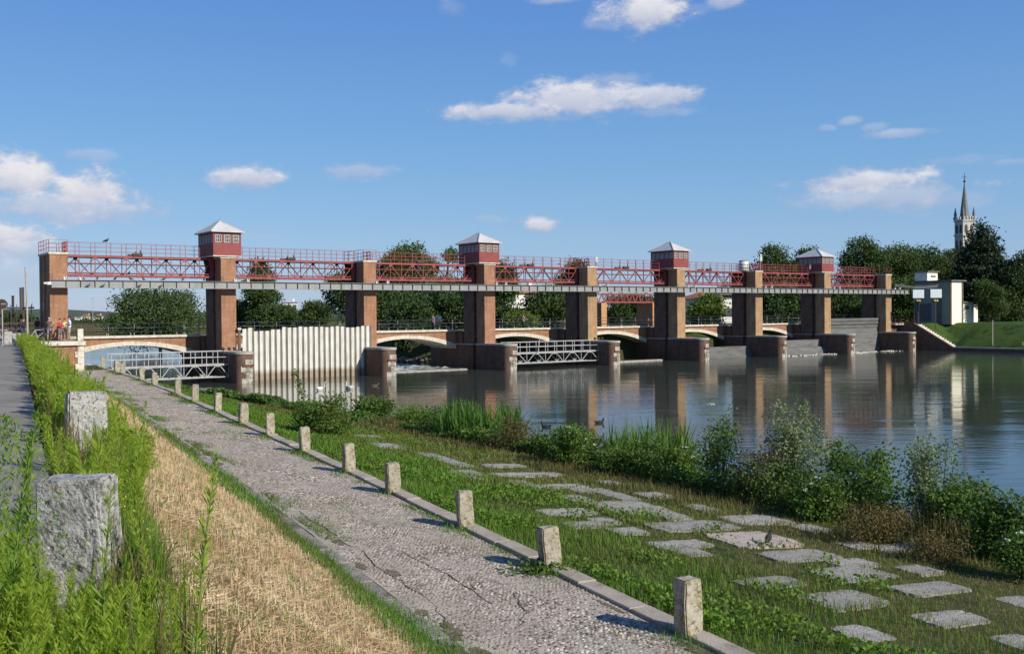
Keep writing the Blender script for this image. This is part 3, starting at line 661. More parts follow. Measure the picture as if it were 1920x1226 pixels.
b = MB(); railing(b, [(0,0,.9),(2.2,0,.9)], 1.5, .36, (0,.5,1.0,1.5), .07, .07); put('panel', b, M['red'], t); put('support', MB().box(-.2,2.4,-.05,.6,-1,.9), M['brick_dark'], t)

# ------------------------------------------------------------------ left quay, post, railing
t = dthing('quay_wall', 'brick quay wall with pale stone ledge and corner, under the standing people', 'quay wall', 0, -4, 0)
put('wall', MB().box(-9,.1,0.1,13,-4.5,-.30), M['brick'], t)
put('ledge', MB().box(-9,.28,-.12,13.1,-.30,-.012), M['stone'], t)
c = MB()
for k in range(9): w_ = .62 if k % 2 else .45; c.box(.2-w_,.2,.02,.02+(.45 if k % 2 else .62),-.32-.44*(k+1)+.012,-.32-.44*k)
bev(put('corner_stones', c, M['stone'], t), .015)
r_ = MB(); n = 14; P = [(-2.9+1.5*math.cos(PI*k/n), -2.3+1.35*math.sin(PI*k/n)) for k in range(n+1)]; P2 = [(-2.9+1.22*math.cos(PI*k/n), -2.3+1.08*math.sin(PI*k/n)) for k in range(n+1)]
for k in range(n): r_.xzprism([P[k],P[k+1],P2[k+1],P2[k]], .04, .3)
put('blind_arch', r_, pmat('pink_graffiti_paint',(.52,.30,.28),(.55,.52,.47),1.6,.9,0), t)
bev(tag(put('stone_post', MB().box(-.2,.2,-.2,.2,0,.88), M['stone'], None),'square pale stone post at the corner of the quay, right of the people','post'), .03).id_data.location = dam(-.02,-3.75,-.012)
bpy.data.objects['stone_post'].rotation_euler.z = ANG
t = dthing('quay_railing', 'thin dark railing along the quay in front of the bicycles and people', 'railing', 0, -3.8, 0)
r_ = MB(); railing(r_, [(-16,0,-.012),(-.25,0,-.012)], .95, 1.9, (.25,.55,.95), .045, .035); put('rails', r_, M['iron'], t)

# dark iron machine behind the bicycles
t = dthing('winch_frame', 'dark iron cage frame with tall posts, left of the left end pier', 'machine', -5.2, 2.4, 0)
b = MB()
for xx, h in ((-.2,2.6),(1.15,3.1),(2.55,4.0)):
    for yy in (0,1.0): b.bar((xx,yy,0),(xx,yy,h),.14 if h > 3.5 else .08)
for xx in (.35,.75,1.7,2.1,3.1): b.bar((xx,0,.0),(xx,0,2.7),.045)
for z in (2.45,1.3,.2): b.bar((-.2,0,z),(3.3,0,z),.1,.12); b.bar((-.2,1,z),(3.3,1,z),.1,.12)
for k in range(9): b.bar((-.2+k*.42,.0,2.5),(-.2+k*.42,0,2.85),.03)
put('frame', b, M['iron'], t); put('drum', MB().tube([(.2,.5,.7),(2.3,.5,.7)],.42,12).tube([(2.3,.5,.7),(2.4,.5,.7)],.6,14), M['iron'], t)
for lab, xp, h in (('short dark iron post left of the cage frame',19,2.1),('taller dark iron post left of the cage frame',24.5,3.3)):
    tag(put('iron_post', MB().bar((0,0,0),(0,0,h),.13).bar((0,0,h),(0,0,h+.08),.17), M['iron']), lab, 'post', 'dark iron posts left of the dam').location = (xat(xp,77),77,0)

# ------------------------------------------------------------------ right abutment
t = dthing('retaining_wall', 'dark retaining wall below the bank stairs at the right end of the dam', 'retaining wall', 106, 0, 0)
P = [(6,-5),(6,-.02),(-2,-.02),(-7.6,-3.12),(-7.6,-5)]
q = MB().add([(0,a,b_) for a,b_ in P]+[(.35,a,b_) for a,b_ in P], [(0,1,2,3,4),(9,8,7,6,5)]+[(k,5+k,5+(k+1)%5,(k+1)%5) for k in range(5)])
put('wall', q, M['brick_dark'], t)
put('landing', MB().box(-2.0,-.02,-.6,3.7,-.28,-.02), M['stone_grey'], t)
put('lower_wall', MB().box(-2.0,-.02,.3,3.7,-5,-.28), M['brick_dark'], t)
t = dthing('stone_stairs', 'pale stone stairs running down the right bank to the water', 'stairs', 106.35, -2, 0)
q = MB(); n = 16
for k in range(n): q.box(0,1.2,-.35*(k+1)+.01,-.35*k,-3.6,-.02-.195*(k+1)+.0)
put('treads', q, M['stone'], t)
t = dthing('bank_quay', 'low dark stone quay edge along the foot of the right bank', 'quay wall', 106, -7.6, 0)
put('wall', MB().box(0,.5,-80,0,-5,-3.25), M['brick_dark'], t); put('edge', MB().box(-.05,.55,-80,0,-3.25,-3.1), M['stone_grey'], t)
t = dthing('red_railing', 'dull red railing at the right end of the dam in front of the pump house', 'railing', 104, 0, 0)
r_ = MB(); railing(r_, [(.1,-.5,-.02),(1.95,-.55,-.02),(2.3,-1.9,-.02)], 1.0, .62, (.15,.5,1.0), .05, .05)
railing(r_, [(.2,3.4,-.02),(1.95,3.4,-.02),(2.2,6,-.02)], 1.5, .45, (.2,.8,1.5), .06, .06)
put('rails', r_, M['rust'], t)

# pump house
t = dthing('pump_house', 'cream pump house with flat roofs and a small tower on the right bank', 'building', 112, -3.75, 0)
put('front_wall', MB().box(.25,2.9,0,.25,-.3,5.6), M['cream'], t)
put('side_wall', MB().box(0.03,.25,.03,5.5,-.3,5.6).box(2.65,2.88,.25,5.5,-.3,5.6).box(.25,2.65,5.2,5.5,-.3,5.6), M['green_plaster'], t)
put('corner_pilaster', MB().box(-.04,.25,-.04,.03,-.3,5.6).box(2.9,3.05,-.03,.2,-.3,5.6), pmat('brown_trim',(.22,.15,.09),(.16,.11,.07),2,.9,0), t)
put('drainpipe', MB().tube([(2.75,-.06,-.2),(2.75,-.06,5.55)],.06,6), M['grey_trim'], t); put('sign', MB().box(3.2,3.6,.2,.25,1.2,1.6), M['panel'], t)
r_ = put('roof', MB().box(-.35,3.4,-.35,5.8,5.6,5.78), M['grey_trim'], t)
put('tower', MB().box(.05,2.55,3.5,5.4,5.78,7.0), M['cream'], r_); put('tower_roof', MB().box(-.15,2.75,3.25,5.6,7.0,7.14), M['grey_trim'], r_)
for k in range(3): put('vent', MB().tube([(1.0+k*.42,3.44,6.4),(1.0+k*.42,3.51,6.4)],.15,10), M['iron'], r_)
for (ya, yb, za, zb_) in ((2.9,4.6,.2,2.6),(4.9,5.4,.2,3.0)): put('window', MB().box(-.01,.03,ya,yb,za,zb_), M['boards'], t)
put('dark_door', MB().box(-.015,.03,1.3,2.1,-.1,4.4), M['grey_trim'], t)
put('annex', MB().box(2.95,6.2,.25,3.0,-.3,2.7), M['cream'], t); put('annex_roof', MB().box(2.9,6.9,-.1,3.3,2.7,2.86), M['grey_trim'], t)
put('vent', MB().box(3.9,4.9,.22,.26,1.75,2.3), M['grey_trim'], t)
t = dthing('low_shed', 'low shed with a dark door under the trees right of the pump house', 'building', 119, 1.5, 0)
put('wall', MB().box(0,9,0,3,-.3,2.3), M['cream'], t); put('roof', MB().box(-.3,9.3,-.3,3.3,2.3,2.45), M['grey_trim'], t)
put('door', MB().box(1.9,3.1,-.04,.01,-.1,2.0), M['iron'], t); put('notice', MB().box(2.25,2.6,-.06,-.04,1.1,1.4), M['white'], t); put('pilaster', MB().box(3.6,3.9,-.08,.0,-.3,2.3).box(5.2,5.4,-.08,0,-.3,2.3), M['green_plaster'], t)
for lab, xp, Y, zb_ in (('pale blue square signal panel nearest the end of the beam',1722,135.5,-.2),('pale blue square signal panel in front of the pump house wall',1755,133.5,-.9)):
    t = thing('signal_panel', lab, 'sign', (xat(xp,Y),Y,zb_), ANG-.45, 'pale blue signal panels on the right bank')
    put('post', MB().bar((0,.1,0),(0,.1,4.2-zb_),.09), M['iron'], t)
    bev(put('board', MB().box(-.82,.82,-.05,.05,3.3-zb_,4.42-zb_), M['panel'], t), .02); put('board_frame', MB().box(-.87,.87,.052,.08,3.25-zb_,4.47-zb_), M['grey_trim'], t)
    put('lamp', MB().tube([(-.16,-.12,2.95-zb_),(-.16,.1,2.95-zb_)],.13,10).tube([(.16,-.12,2.95-zb_),(.16,.1,2.95-zb_)],.13,10), M['yellow'], t)
    put('lamp_housing', MB().box(-.36,.36,.1,.16,2.72-zb_,3.18-zb_), M['iron'], t)
for k, zz in enumerate((5.2,5.0)):
    pts = [dam(104+8*u, -.5-2*u, zz-.1+ .6*(u-.5)**2*2-.2) for u in [j/10 for j in range(11)]]
    tag(put('overhead_cable', MB().tube(pts,.03,4), M['galv']), ('upper' if k == 0 else 'lower')+' of two slack pale cables from the last pier to the pump house', 'cable', 'cables at the right end of the dam')
# ------------------------------------------------------------------ bank frame: s along the river bank, b across it towards the water
AV = np.array((-.44,.898)); BV = np.array((.898,.44))
def itp(x, xs, ys): return np.interp(x, xs, ys)
def off(s): return itp(s, [25,42,57,67,76,83,110], [0,.3,.6,1.0,1.7,2.2,2.6])
def zp(s): return -2.68+.0067*np.asarray(s)
def shore(s): return itp(s, [-30,12,30,42,55,62,70,78,90,104,130,200], [19.2,18.0,16.8,14.8,12.0,9.8,7.4,6.4,4.6,1.5,-6,-40])
def hnoise(x, y, k): return np.sin(x*k+1.3)*np.cos(y*k*1.17+.4)+.5*np.sin(x*k*2.3+y*k*1.9)
def zb(s, b):
    s = np.asarray(s, float); b = np.asarray(b, float); o = off(s); z = zp(s)
    sh = np.maximum(shore(s), 8.5-o)
    sh = np.where(s > 88, shore(s), sh)
    bb = [np.full_like(s,-60), np.full_like(s,.15), np.full_like(s,.75), 4.72-o, 5.15-o, 8.3-o, sh-.2, sh+2.2, sh+6]
    zz = [np.zeros_like(s), np.zeros_like(s), np.full_like(s,-.16), z+.02, z-.02, z-.03, np.minimum(z-.5,-3.15), np.full_like(s,-4.0), np.full_like(s,-6.5)]
    r = zz[0]*np.ones_like(b)
    for i in range(len(bb)-1):
        a0, a1 = bb[i], np.maximum(bb[i+1], bb[i]+.01); t = np.clip((b-a0)/(a1-a0), 0, 1)
        r = np.where(b >= a0, zz[i]+(zz[i+1]-zz[i])*t, r)
    return r
def xy(s, b): return AV[0]*s+BV[0]*b, AV[1]*s+BV[1]*b
def sb(x, y): return AV[0]*x+AV[1]*y, BV[0]*x+BV[1]*y
def gpx(px, py):                          # sight line to the near bank surface
    d = ray(px, py); lo = 2.0
    for k in range(4000):
        y = 2+k*.03; p = Vector((0,0,EYE))+d*(y/d.y); s_, b_ = sb(p.x, p.y)
        if p.z <= float(zb(s_, b_)): return p, s_, b_
    return p, s_, b_

def sheet(name, ss, bs, fz, mat, dz=0, bump=0, k=1.2):
    S, B = np.meshgrid(ss, bs, indexing='ij'); X, Y = xy(S, B); Z = fz(S, B)+dz
    if bump: Z = Z+bump*hnoise(X, Y, k)
    V = np.stack([X,Y,Z],-1).reshape(-1,3); n, m_ = S.shape; i = np.arange(n*m_).reshape(n,m_)
    F = np.stack([i[:-1,:-1],i[1:,:-1],i[1:,1:],i[:-1,1:]],-1).reshape(-1,4)[:, ::-1]
    return struct(put(name, npmesh(name, V, F), mat, None, True))
sS = np.concatenate([np.arange(-30,90,.5), np.arange(90,200,2.5)])
sheet('bank_ground', sS, np.concatenate([[-120,-60,-20,-6,-3.2],np.arange(.15,4.8,.3),np.arange(5.15,24,.35)]), zb, M['soil'], -.035, .018)
sheet('cycle_path', sS[sS<110], np.array([-3.3,-2.4,-1.5,-.6,.0,.2,.3]), lambda s,b: zb(s,np.minimum(b,.1))+.0*b, M['asphalt'], .0)
sheet('straw_slope', np.arange(-4,72,.4), np.arange(.9,4.7,.25), lambda s,b: zb(s,b-off(s)*np.clip((b-.8)/4,0,1)), M['straw_soil'], -.005, .02, 2.1) if False else None
def bandsheet(name, s0, s1, ds, b0, b1, nb, mat, dz, bump=0):
    ss = np.arange(s0,s1,ds); S = np.repeat(ss[:,None], nb, 1); T = np.linspace(0,1,nb)[None]
    B = b0(S)+(b1(S)-b0(S))*T; X, Y = xy(S, B); Z = zb(S, B)+dz+(bump*hnoise(X,Y,2.3) if bump else 0)
    V = np.stack([X,Y,Z],-1).reshape(-1,3); n, m_ = S.shape; i = np.arange(n*m_).reshape(n,m_)
    F = np.stack([i[:-1,:-1],i[1:,:-1],i[1:,1:],i[:-1,1:]],-1).reshape(-1,4)[:, ::-1]
    return struct(put(name, npmesh(name, V, F), mat, None, True))
bandsheet('straw_slope', -4, 74, .4, lambda s: .8+0*s, lambda s: 4.55-off(s), 16, M['straw_soil'], .015, .012)
bandsheet('cobbled_path', -6, 80, .25, lambda s: 5.12-off(s), lambda s: 7.93-off(s), 22, M['cobble_bed'], .012, .004)

# kerbs: real stones laid end to end
def kerb(name, b0, w, h, mat, length, s0, s1, seed):
    rr = random.Random(seed); q = MB(); s = s0
    while s < s1:
        l = length*rr.uniform(.8,1.25); c = .012; j = rr.uniform(-.02,.02); dz_ = rr.uniform(-.012,.012)
        for (sa, sb_) in ((s+c, s+l-c),):
            v = []
            for s_, in ((sa,),(sb_,)):
                o = float(off(s_))
                for bb in (b0-o+j, b0+w-o+j):
                    x, y = xy(s_, bb); z = float(zp(s_))+h+dz_; v += [(x,y,z-.25),(x,y,z)]
            q.add(v, [(0,1,3,2),(4,6,7,5),(1,5,7,3),(0,4,5,1),(2,3,7,6),(0,2,6,4)])
        s += l
    o = struct(put(name, q, mat)); bev(o, .012); return o
kerb('stone_kerb', 7.92, .34, .045, M['kerb'], 1.5, -4, 80, 1)
kerb('flat_kerb', 4.80, .30, .012, M['kerb_grey'], 1.1, -4, 76, 2)

# cobble stones, each a low dome
def cobbles():
    rng = np.random.default_rng(5); P = []
    s = -1.0
    while s < 78:
        d = .072 if s < 24 else .095 if s < 46 else .13
        o = off(s); n = int(2.74/d)
        bb = 5.17-o+np.arange(n)*d+rng.uniform(-.016,.016,n)+(d/2 if int(s/d) % 2 else 0)
        ss = s+rng.uniform(-.018,.018,n); r = d*rng.uniform(.26,.52,n)
        x, y = xy(ss, bb); cl = hnoise(x,y,1.1)+hnoise(x,y,.5); keep = rng.random(n) > np.where(cl > 1.0, .7, .22)
        # worn, weedy strip along the left kerb
        keep &= ~((bb < 5.75-o) & (hnoise(x,y,.9)+.6*rng.random(n) > .35-.0*bb))
        P.append(np.stack([x,y,zb(ss,bb)+.012,r,rng.uniform(.004,.013,n)],-1)[keep]); s += d*.93
    P = np.concatenate(P); n = len(P); k = 7
    an = np.arange(k)*2*np.pi/k; ph = rng.uniform(0,6.28,n)
    def ring(f, z):
        a = an[None]+ph[:,None]; wob = 1+rng.uniform(-.18,.18,(n,k)); asp = rng.uniform(.75,1.25,n)[:,None]
        return np.stack([P[:,0,None]+np.cos(a)*P[:,3,None]*f*wob*asp, P[:,1,None]+np.sin(a)*P[:,3,None]*f*wob/asp, np.repeat((P[:,2]+P[:,4]*z)[:,None],k,1)],-1)
    V = np.concatenate([ring(1,-.4), ring(.85,.55), ring(.45,1.0)],1)     # n, 3k, 3
    base = (np.arange(n)*3*k)[:,None]
    tri = []
    for j in range(2):
        for i in range(k): tri.append(np.stack([base[:,0]+j*k+i, base[:,0]+j*k+(i+1)%k, base[:,0]+(j+1)*k+(i+1)%k, base[:,0]+(j+1)*k+i],-1))
    tri.append(np.stack([base[:,0]+2*k+i for i in (0,1,2,3)],-1)); tri.append(np.stack([base[:,0]+2*k+i for i in (0,3,4,5)],-1)); tri.append(np.stack([base[:,0]+2*k+i for i in (0,5,6,6)],-1)[:, [0,1,2,2]]) if False else None
    F = np.concatenate([t for t in tri if t is not None])
    o = struct(put('cobble_stones', npmesh('cobble_stones', V.reshape(-1,3), F), M['cobble'], None, True), 'stuff'); return o
cobbles()
def cracks():
    q = MB(); r_ = random.Random(8)
    for (pts) in (((640,1010),(720,1070),(800,1120),(850,1190),(870,1226)),((760,1040),(850,1085),(940,1140)),((960,1110),(985,1150),(975,1180)),((900,1090),(880,1110)),((560,960),(640,1015))):
        P = []
        for a, b in zip(pts[:-1], pts[1:]):
            for k in range(7): P.append((a[0]+(b[0]-a[0])*k/7+r_.uniform(-7,7), a[1]+(b[1]-a[1])*k/7+r_.uniform(-3,3)))
        W = [gpx(*p)[0]+Vector((0,0,.021)) for p in P]
        for a, b in zip(W[:-1], W[1:]): q.bar(a, b, r_.uniform(.006,.02), .006)
    struct(put('path_cracks', q, M['soil']))
cracks()

def patches():
    q = MB(); r_ = random.Random(12)
    for k in range(34):
        s = 6+(r_.random()**1.3)*46; side = r_.random() < .72; b = (5.15+abs(r_.gauss(0,.30)) if side else 7.85-abs(r_.gauss(0,.14)))-float(off(s)); l, w = r_.uniform(.15,.55), r_.uniform(.04,.13); n = 16; v = []
        for i in range(n):
            a = 2*PI*i/n; f = r_.uniform(.65,1.25); x, y = xy(s+l*f*math.cos(a), b+w*f*math.sin(a)); v.append((x,y,float(zb(s,b))+.0185))
        q.add(v+[(sum(p[0] for p in v)/n, sum(p[1] for p in v)/n, v[0][2]+.002)], [(i,(i+1)%n,n) for i in range(n)])
    struct(put('path_soil', q, pmat('dark_path_soil',(.20,.165,.12),(.12,.105,.06),6,.95,.8,30,.1,world=True)))
patches()

# ------------------------------------------------------------------ water, river bed, far land
def flat(name, poly, z, mat): return struct(put(name, MB().add([(x,y,z) for x,y in poly], [tuple(range(len(poly)))]), mat))
flat('river_bed', [(-6000,-60),(6000,-60),(6000,9000),(-6000,9000)], -7, M['riverbed'])
g = MB(); NX, NY = 60, 60
flat('river_water', [(-1500,-40),(1500,-40),(1500,1500),(-1500,1500)], WATER, M['water'])
def land(name, poly, z, mat, skirt=3.0, zl=-5.5, n=6):
    # a bank with sloping sides: rings from the waterline up to the flat top
    c = Vector((sum(p[0] for p in poly)/len(poly), sum(p[1] for p in poly)/len(poly))); q = MB(); rings = []
    P = []
    for i in range(len(poly)):
        a = Vector(poly[i]); b_ = Vector(poly[(i+1)%len(poly)])
        for k in range(n): P.append(a.lerp(b_, k/n))
    rr = random.Random(name); P = [p+Vector((rr.uniform(-.6,.6),rr.uniform(-.6,.6))) for p in P]
    m_ = len(P)
    for (f, zz) in ((0,zl),(.55,WATER+.3),(1,z)):
        for p in P:
            d = (c-p); q.v.append(tuple(p+d.normalized()*skirt*f)+(zz+rr.uniform(-.12,.12)*(f > 0),))
    for j in range(2):
        for k in range(m_): q.f.append((j*m_+k, j*m_+(k+1)%m_, (j+1)*m_+(k+1)%m_, (j+1)*m_+k))
    q.f.append(tuple(2*m_+k for k in range(m_)))
    return struct(put(name, q, mat))
land('park_ground', [(-13,113),(-1,111),(20,120),(45,140),(60,141),(dam(107,-1).x,dam(107,-1).y),(300,60),(600,300),(500,700),(100,500),(40,300),(-20,230),(-50,180),(-30,138)], -.15, M['parkground'])
land('far_bank', [(-900,330),(-140,300),(-95,330),(-60,420),(300,600),(900,700),(900,1400),(-900,1400)], -.5, M['parkground'], 8)
# right bank lawn
q = MB(); nx, ny = 16, 46
for j in range(ny+1):
    y = -2.0-60*(j/ny)**1.5
    for i in range(nx+1):
        x = 107.55+ (26 if i == nx else 7.5*i/(nx-1)); f = min(1,max(0,(x-107.6)/5.6)); g_ = min(1,max(0,(y+7.5)/5.5))
        if y < -7.5: x = x-1.05*(1-i/nx)
        z = -3.14+3.05*max(f**.85, g_)+.04*math.sin(x*2+y)*math.cos(y*.9)
        q.v.append((x,y,z))
for j in range(ny):
    for i in range(nx): a = j*(nx+1)+i; q.f.append((a,a+nx+1,a+nx+2,a+1))
o = struct(put('bank_lawn', q, M['lawn'], None, True)); o.location = D0; o.rotation_euler.z = ANG

# low hills on the horizon
def hill(name, x0, x1, Y, h, seed):
    rr = random.Random(seed); q = MB(); n = 90; rows = [(-400,-.5,0),(0,.55,1),(250,1,1),(900,.5,1)]
    for (dy, f, w) in rows:
        for k in range(n+1):
            x = x0+(x1-x0)*k/n; e = min(1, 4*min(k,n-k)/n)
            hh = h*(.55+.3*math.sin(k*.17+seed)+.2*math.sin(k*.41+seed*2)+.06*math.sin(k*1.9)+rr.uniform(-.04,.04))
            q.v.append((x, Y+dy, -3 if w == 0 else max(0,hh)*f*(.3+.7*e)))
    for j in range(3):
        for k in range(n): a = j*(n+1)+k; q.f.append((a,a+1,a+n+2,a+n+1))
    return struct(put(name, q, M['hill'], None, True))
hill('hills', -2600, 300, 2600, 28, 2)
hill('hills', -900, 1500, 4200, 20, 5)

# white water below the third bay and under the first arches
def foam(name, x0, x1, y0, y1, h, seed):
    rng = np.random.default_rng(seed); nx, ny = 60, 40
    U, Vv = np.meshgrid(np.linspace(x0,x1,nx), np.linspace(y0,y1,ny), indexing='ij')
    e = np.minimum(1, 5*np.minimum(np.minimum((U-x0),(x1-U))/(x1-x0), np.minimum((Vv-y0),(y1-Vv))/(y1-y0)))
    Z = (.5*hnoise(U,Vv,2.1)+.5*hnoise(U+3,Vv,4.3)+rng.uniform(-.5,.5,U.shape))*h*e+.015+h*.5*e-.03*(1-e)
    V = np.stack([U,Vv,Z],-1).reshape(-1,3); i = np.arange(nx*ny).reshape(nx,ny)
    F = np.stack([i[:-1,:-1],i[1:,:-1],i[1:,1:],i[:-1,1:]],-1).reshape(-1,4)
    o = struct(put(name, npmesh(name, V, F), M['foam'], None, True)); o.location = dam(0,0,WATER); o.rotation_euler.z = ANG; return o
foam('white_water', 27.2, 37.4, 2.6, 26, .16, 1)
foam('white_water', 4, 11.5, 34, 44, .10, 2)

# ------------------------------------------------------------------ bollards along the path
BOL = [(1283,1190,1080),(1040,1063,983),(870,988,918),(747,922,865),(652,884,830),(574,846,798),(510,816,774),(458,794,754),(412,772,735),(372,753,719),(336,739,710),(302,721,697),(269,712,688),(242,701,680),(216,698,674),(191,690,668)]
EXTRA = ['nearest the camera, yellow lichen on its face','','','','','','top crumbled','','','','','','','','','at the far end by the quay']
rr = random.Random(21)
def stone_mesh(name, w, d, h, seed, sub=5, amp=.012, taper=.0, topn=.015):
    bm = bmesh.new(); bmesh.ops.create_cube(bm, size=1)
    for v in bm.verts: v.co = Vector((v.co.x*w, v.co.y*d, (v.co.z+.5)*h))
    bmesh.ops.bevel(bm, geom=[e for e in bm.edges if not (e.verts[0].co.z < .01 and e.verts[1].co.z < .01)], offset=min(w,d)*.07, segments=2, affect='EDGES')
    bmesh.ops.subdivide_edges(bm, edges=[e for e in bm.edges if e.calc_length() > w*.5], cuts=sub, use_grid_fill=True)
    r_ = random.Random(seed); ox = r_.uniform(0,50)
    from mathutils import noise as mn
    for v in bm.verts:
        n = mn.noise_vector(v.co*(2.2/w*.3)+Vector((ox,0,0)))*amp*1.6 + mn.noise_vector(v.co*(9/w*.3)+Vector((ox,7,0)))*amp*.7
        v.co += n; f = 1-taper*v.co.z/h; v.co.x *= f; v.co.y *= f
        if v.co.z < .02: v.co.z = -.25
    me = bpy.data.meshes.new(name); bm.to_mesh(me); bm.free(); return me
BOLP = []
for k, (px, py, pt) in enumerate(BOL):
    d = ray(px, py); z_ = -2.5
    for _ in range(30):
        kk = (z_-EYE)/d.z; s_, b_ = sb(d.x*kk, d.y*kk); z_ = float(zp(s_))
    b_ = 8.03-float(off(s_)); x, y = xy(s_, b_)
    h = (py-pt)/1900*y*1.0; h = min(.86, max(.70, h)); w = .30*rr.uniform(.93,1.07)
    o = put('stone_bollard', stone_mesh('stone_bollard', w, w*rr.uniform(.9,1.05), h, k, 4, .016 if k != 6 else .035, rr.uniform(.0,.09)), M['bollard'])
    o.location = (x, y, float(zp(s_))-.02); BOLP.append((s_, b_))
    o.rotation_euler = (R(rr.uniform(-3.5,3.5)), R(rr.uniform(-3.5,3.5)), math.atan2(AV[1],AV[0])-PI/2+R(rr.uniform(-9,9)))
    lab = f'lichened square stone bollard on the path kerb, {ORD[k]} from the camera'
    if EXTRA[k]: lab = ('lichened square stone bollard on the path kerb, '+(EXTRA[k] if k in (0,15) else ORD[k]+' from camera, '+EXTRA[k]))
    tag(o, lab, 'bollard', 'stone bollards along the cobbled path')

# rough stone blocks along the cycle path
for k, (px, Y, w, h, lab) in enumerate(((152,6.1,.44,1.0,'large rough pale stone block nearest the camera, weeds growing before it'),(157,13.4,.50,.95,'rough pale stone block beyond the nearest one, half sunk in yellow green weeds'),
      (122,23,.5,.72,'grey stone block third along the cycle path, low in the weeds'),(88,46,.5,.8,'grey stone block by the weeds in front of the quay ledge'),(31,61,.52,.8,'pale stone block by the cycle path in front of the bicycles'),(14,66,.5,.85,'stone block at the far left edge by the bicycles'))):
    x = xat(px, Y); s_, b_ = sb(x, Y); z = float(zb(s_, b_)) if k else -.22
    o = put('stone_block', stone_mesh('stone_block', w, w*(.72 if k else .55), h, 40+k, 7, .011 if k else .013, .05), M['block']); o.location = (x, Y, z-.03)
    o.rotation_euler = (R(rr.uniform(-2,2)), R(rr.uniform(-2,2)), math.atan2(AV[1],AV[0])-PI/2+R(rr.uniform(-8,8)) if k else R(-9))
    tag(o, lab, 'stone block', 'stone blocks along the cycle path')
p, s_, b_ = gpx(262,1180)
o = put('fallen_stone', stone_mesh('fallen_stone', .42, .9, .2, 77, 5, .03), M['block']); o.location = (p.x, p.y, p.z-.05); o.rotation_euler = (0,0,.5)
tag(o, 'flat broken pale stone lying in the grass beside the nearest stone block', 'stone')

# ------------------------------------------------------------------ concrete slabs in the grass
SL = [(800,850,850,866),(812,868,848,876),(832,903,880,889),(862,914,892,900),(929,1053,883,894),(955,993,900,905),(985,1096,905,916),(1075,1139,915,921),(1118,1167,900,907),(1049,1117,928,940),(1122,1195,921,935),(1010,1117,951,966),
 (1109,1250,938,960),(1216,1293,958,972),(1109,1156,970,980),(1139,1216,988,1002),(1216,1379,973,996),(1220,1328,1011,1026),(1276,1315,1028,1039),(1354,1483,964,983),(1333,1491,996,1024),(1431,1573,1028,1052),(1483,1556,983,996),
 (1526,1672,1060,1088),(1577,1646,1015,1026),(1676,1813,1090,1114),(1504,1659,1105,1138),(1719,1848,1144,1172),(1569,1667,1170,1200),(1880,1960,1118,1136),(1870,1960,1190,1216),(1384,1504,1080,1101),(690,760,830,838),(655,730,815,822),(905,985,868,876),(1190,1262,922,932),(1290,1340,946,956),(1060,1130,978,988),(1560,1640,1048,1060),(1690,1760,1060,1072),(1640,1740,1020,1030)]
cm = 0; used = set(); SLP = []
for k, (x0, x1, y0, y1) in enumerate(SL):
    p, s_, b_ = gpx((x0+x1)/2, (y0+y1)/2); d = p.length
    Wx = (x1-x0)/1900*p.y; pa, _, _ = gpx((x0+x1)/2, y0); pb, _, _ = gpx((x0+x1)/2, y1); Dy = abs(pa.y-pb.y)
    det = .9*.9-.44*.44; pb_ = (Wx*.9-Dy*.44)/det; qa = (Dy*.9-Wx*.44)/det
    pb_ = min(2.4, max(.5, pb_))*1.22; qa = min(2.4, max(.55, qa))*1.22
    q = MB(); r2 = random.Random(k*3+1); top = []
    cor = [(-1,-1),(1,-1),(1,1),(-1,1)]
    for c in range(4):
        a, b2 = cor[c], cor[(c+1)%4]
        for u in range(9):
            f = u/9; e = .11 if u == 0 else .03 if u in (1,8) else 0
            sx_ = (a[0]+(b2[0]-a[0])*f)*(1-e)+r2.uniform(-.05,.05); sy_ = (a[1]+(b2[1]-a[1])*f)*(1-e)+r2.uniform(-.05,.05)
            top.append((s_+qa/2*sy_, b_+pb_/2*sx_))
    th = -.010+r2.uniform(0,.012); vs = []
    for (ss, bb) in top:
        X, Y = xy(ss, bb); vs.append((X-p.x, Y-p.y, float(zb(ss,bb))-p.z+th+r2.uniform(-.006,.006)))
    n = len(vs); q.add(vs+[(v[0],v[1],v[2]-.2) for v in vs]+[(0,0,th+.012)], [(i,(i+1)%n,2*n) for i in range(n)]+[(i,n+i,n+(i+1)%n,(i+1)%n) for i in range(n)])
    o = put('concrete_slab', q, M['concrete_pink'] if k == 20 else M['concrete']); o.location = p
    nb = min(range(9), key=lambda i: abs(BOLP[i][0]-s_)); row = 'close to the bollards' if b_ < 10.4 else 'midway between bollards and shrubs' if b_ < 12.6 else 'close to the shore shrubs'
    size = 'large' if pb_*qa > 2.2 else 'small' if pb_*qa < .75 else 'medium'
    if k == 20: lab = 'pinkish concrete slab with the dark pigeon standing on it'
    else:
        lab = f'{size} grey concrete slab in the grass, level with the {ORD[nb]} bollard from the camera, {row}'
        if lab in used: lab = lab.replace('grey concrete slab', 'grey concrete slab, the one farther out,' if b_ > 11 else 'grey concrete slab, the nearer one,')
        while lab in used: lab = lab.replace('slab', 'slab patch', 1) if 'slab patch' not in lab else lab.replace('slab patch', 'worn slab patch', 1)
    used.add(lab); tag(o, lab, 'slab', 'concrete slabs in the bank grass'); SLP.append((s_, b_, qa/2, pb_/2))
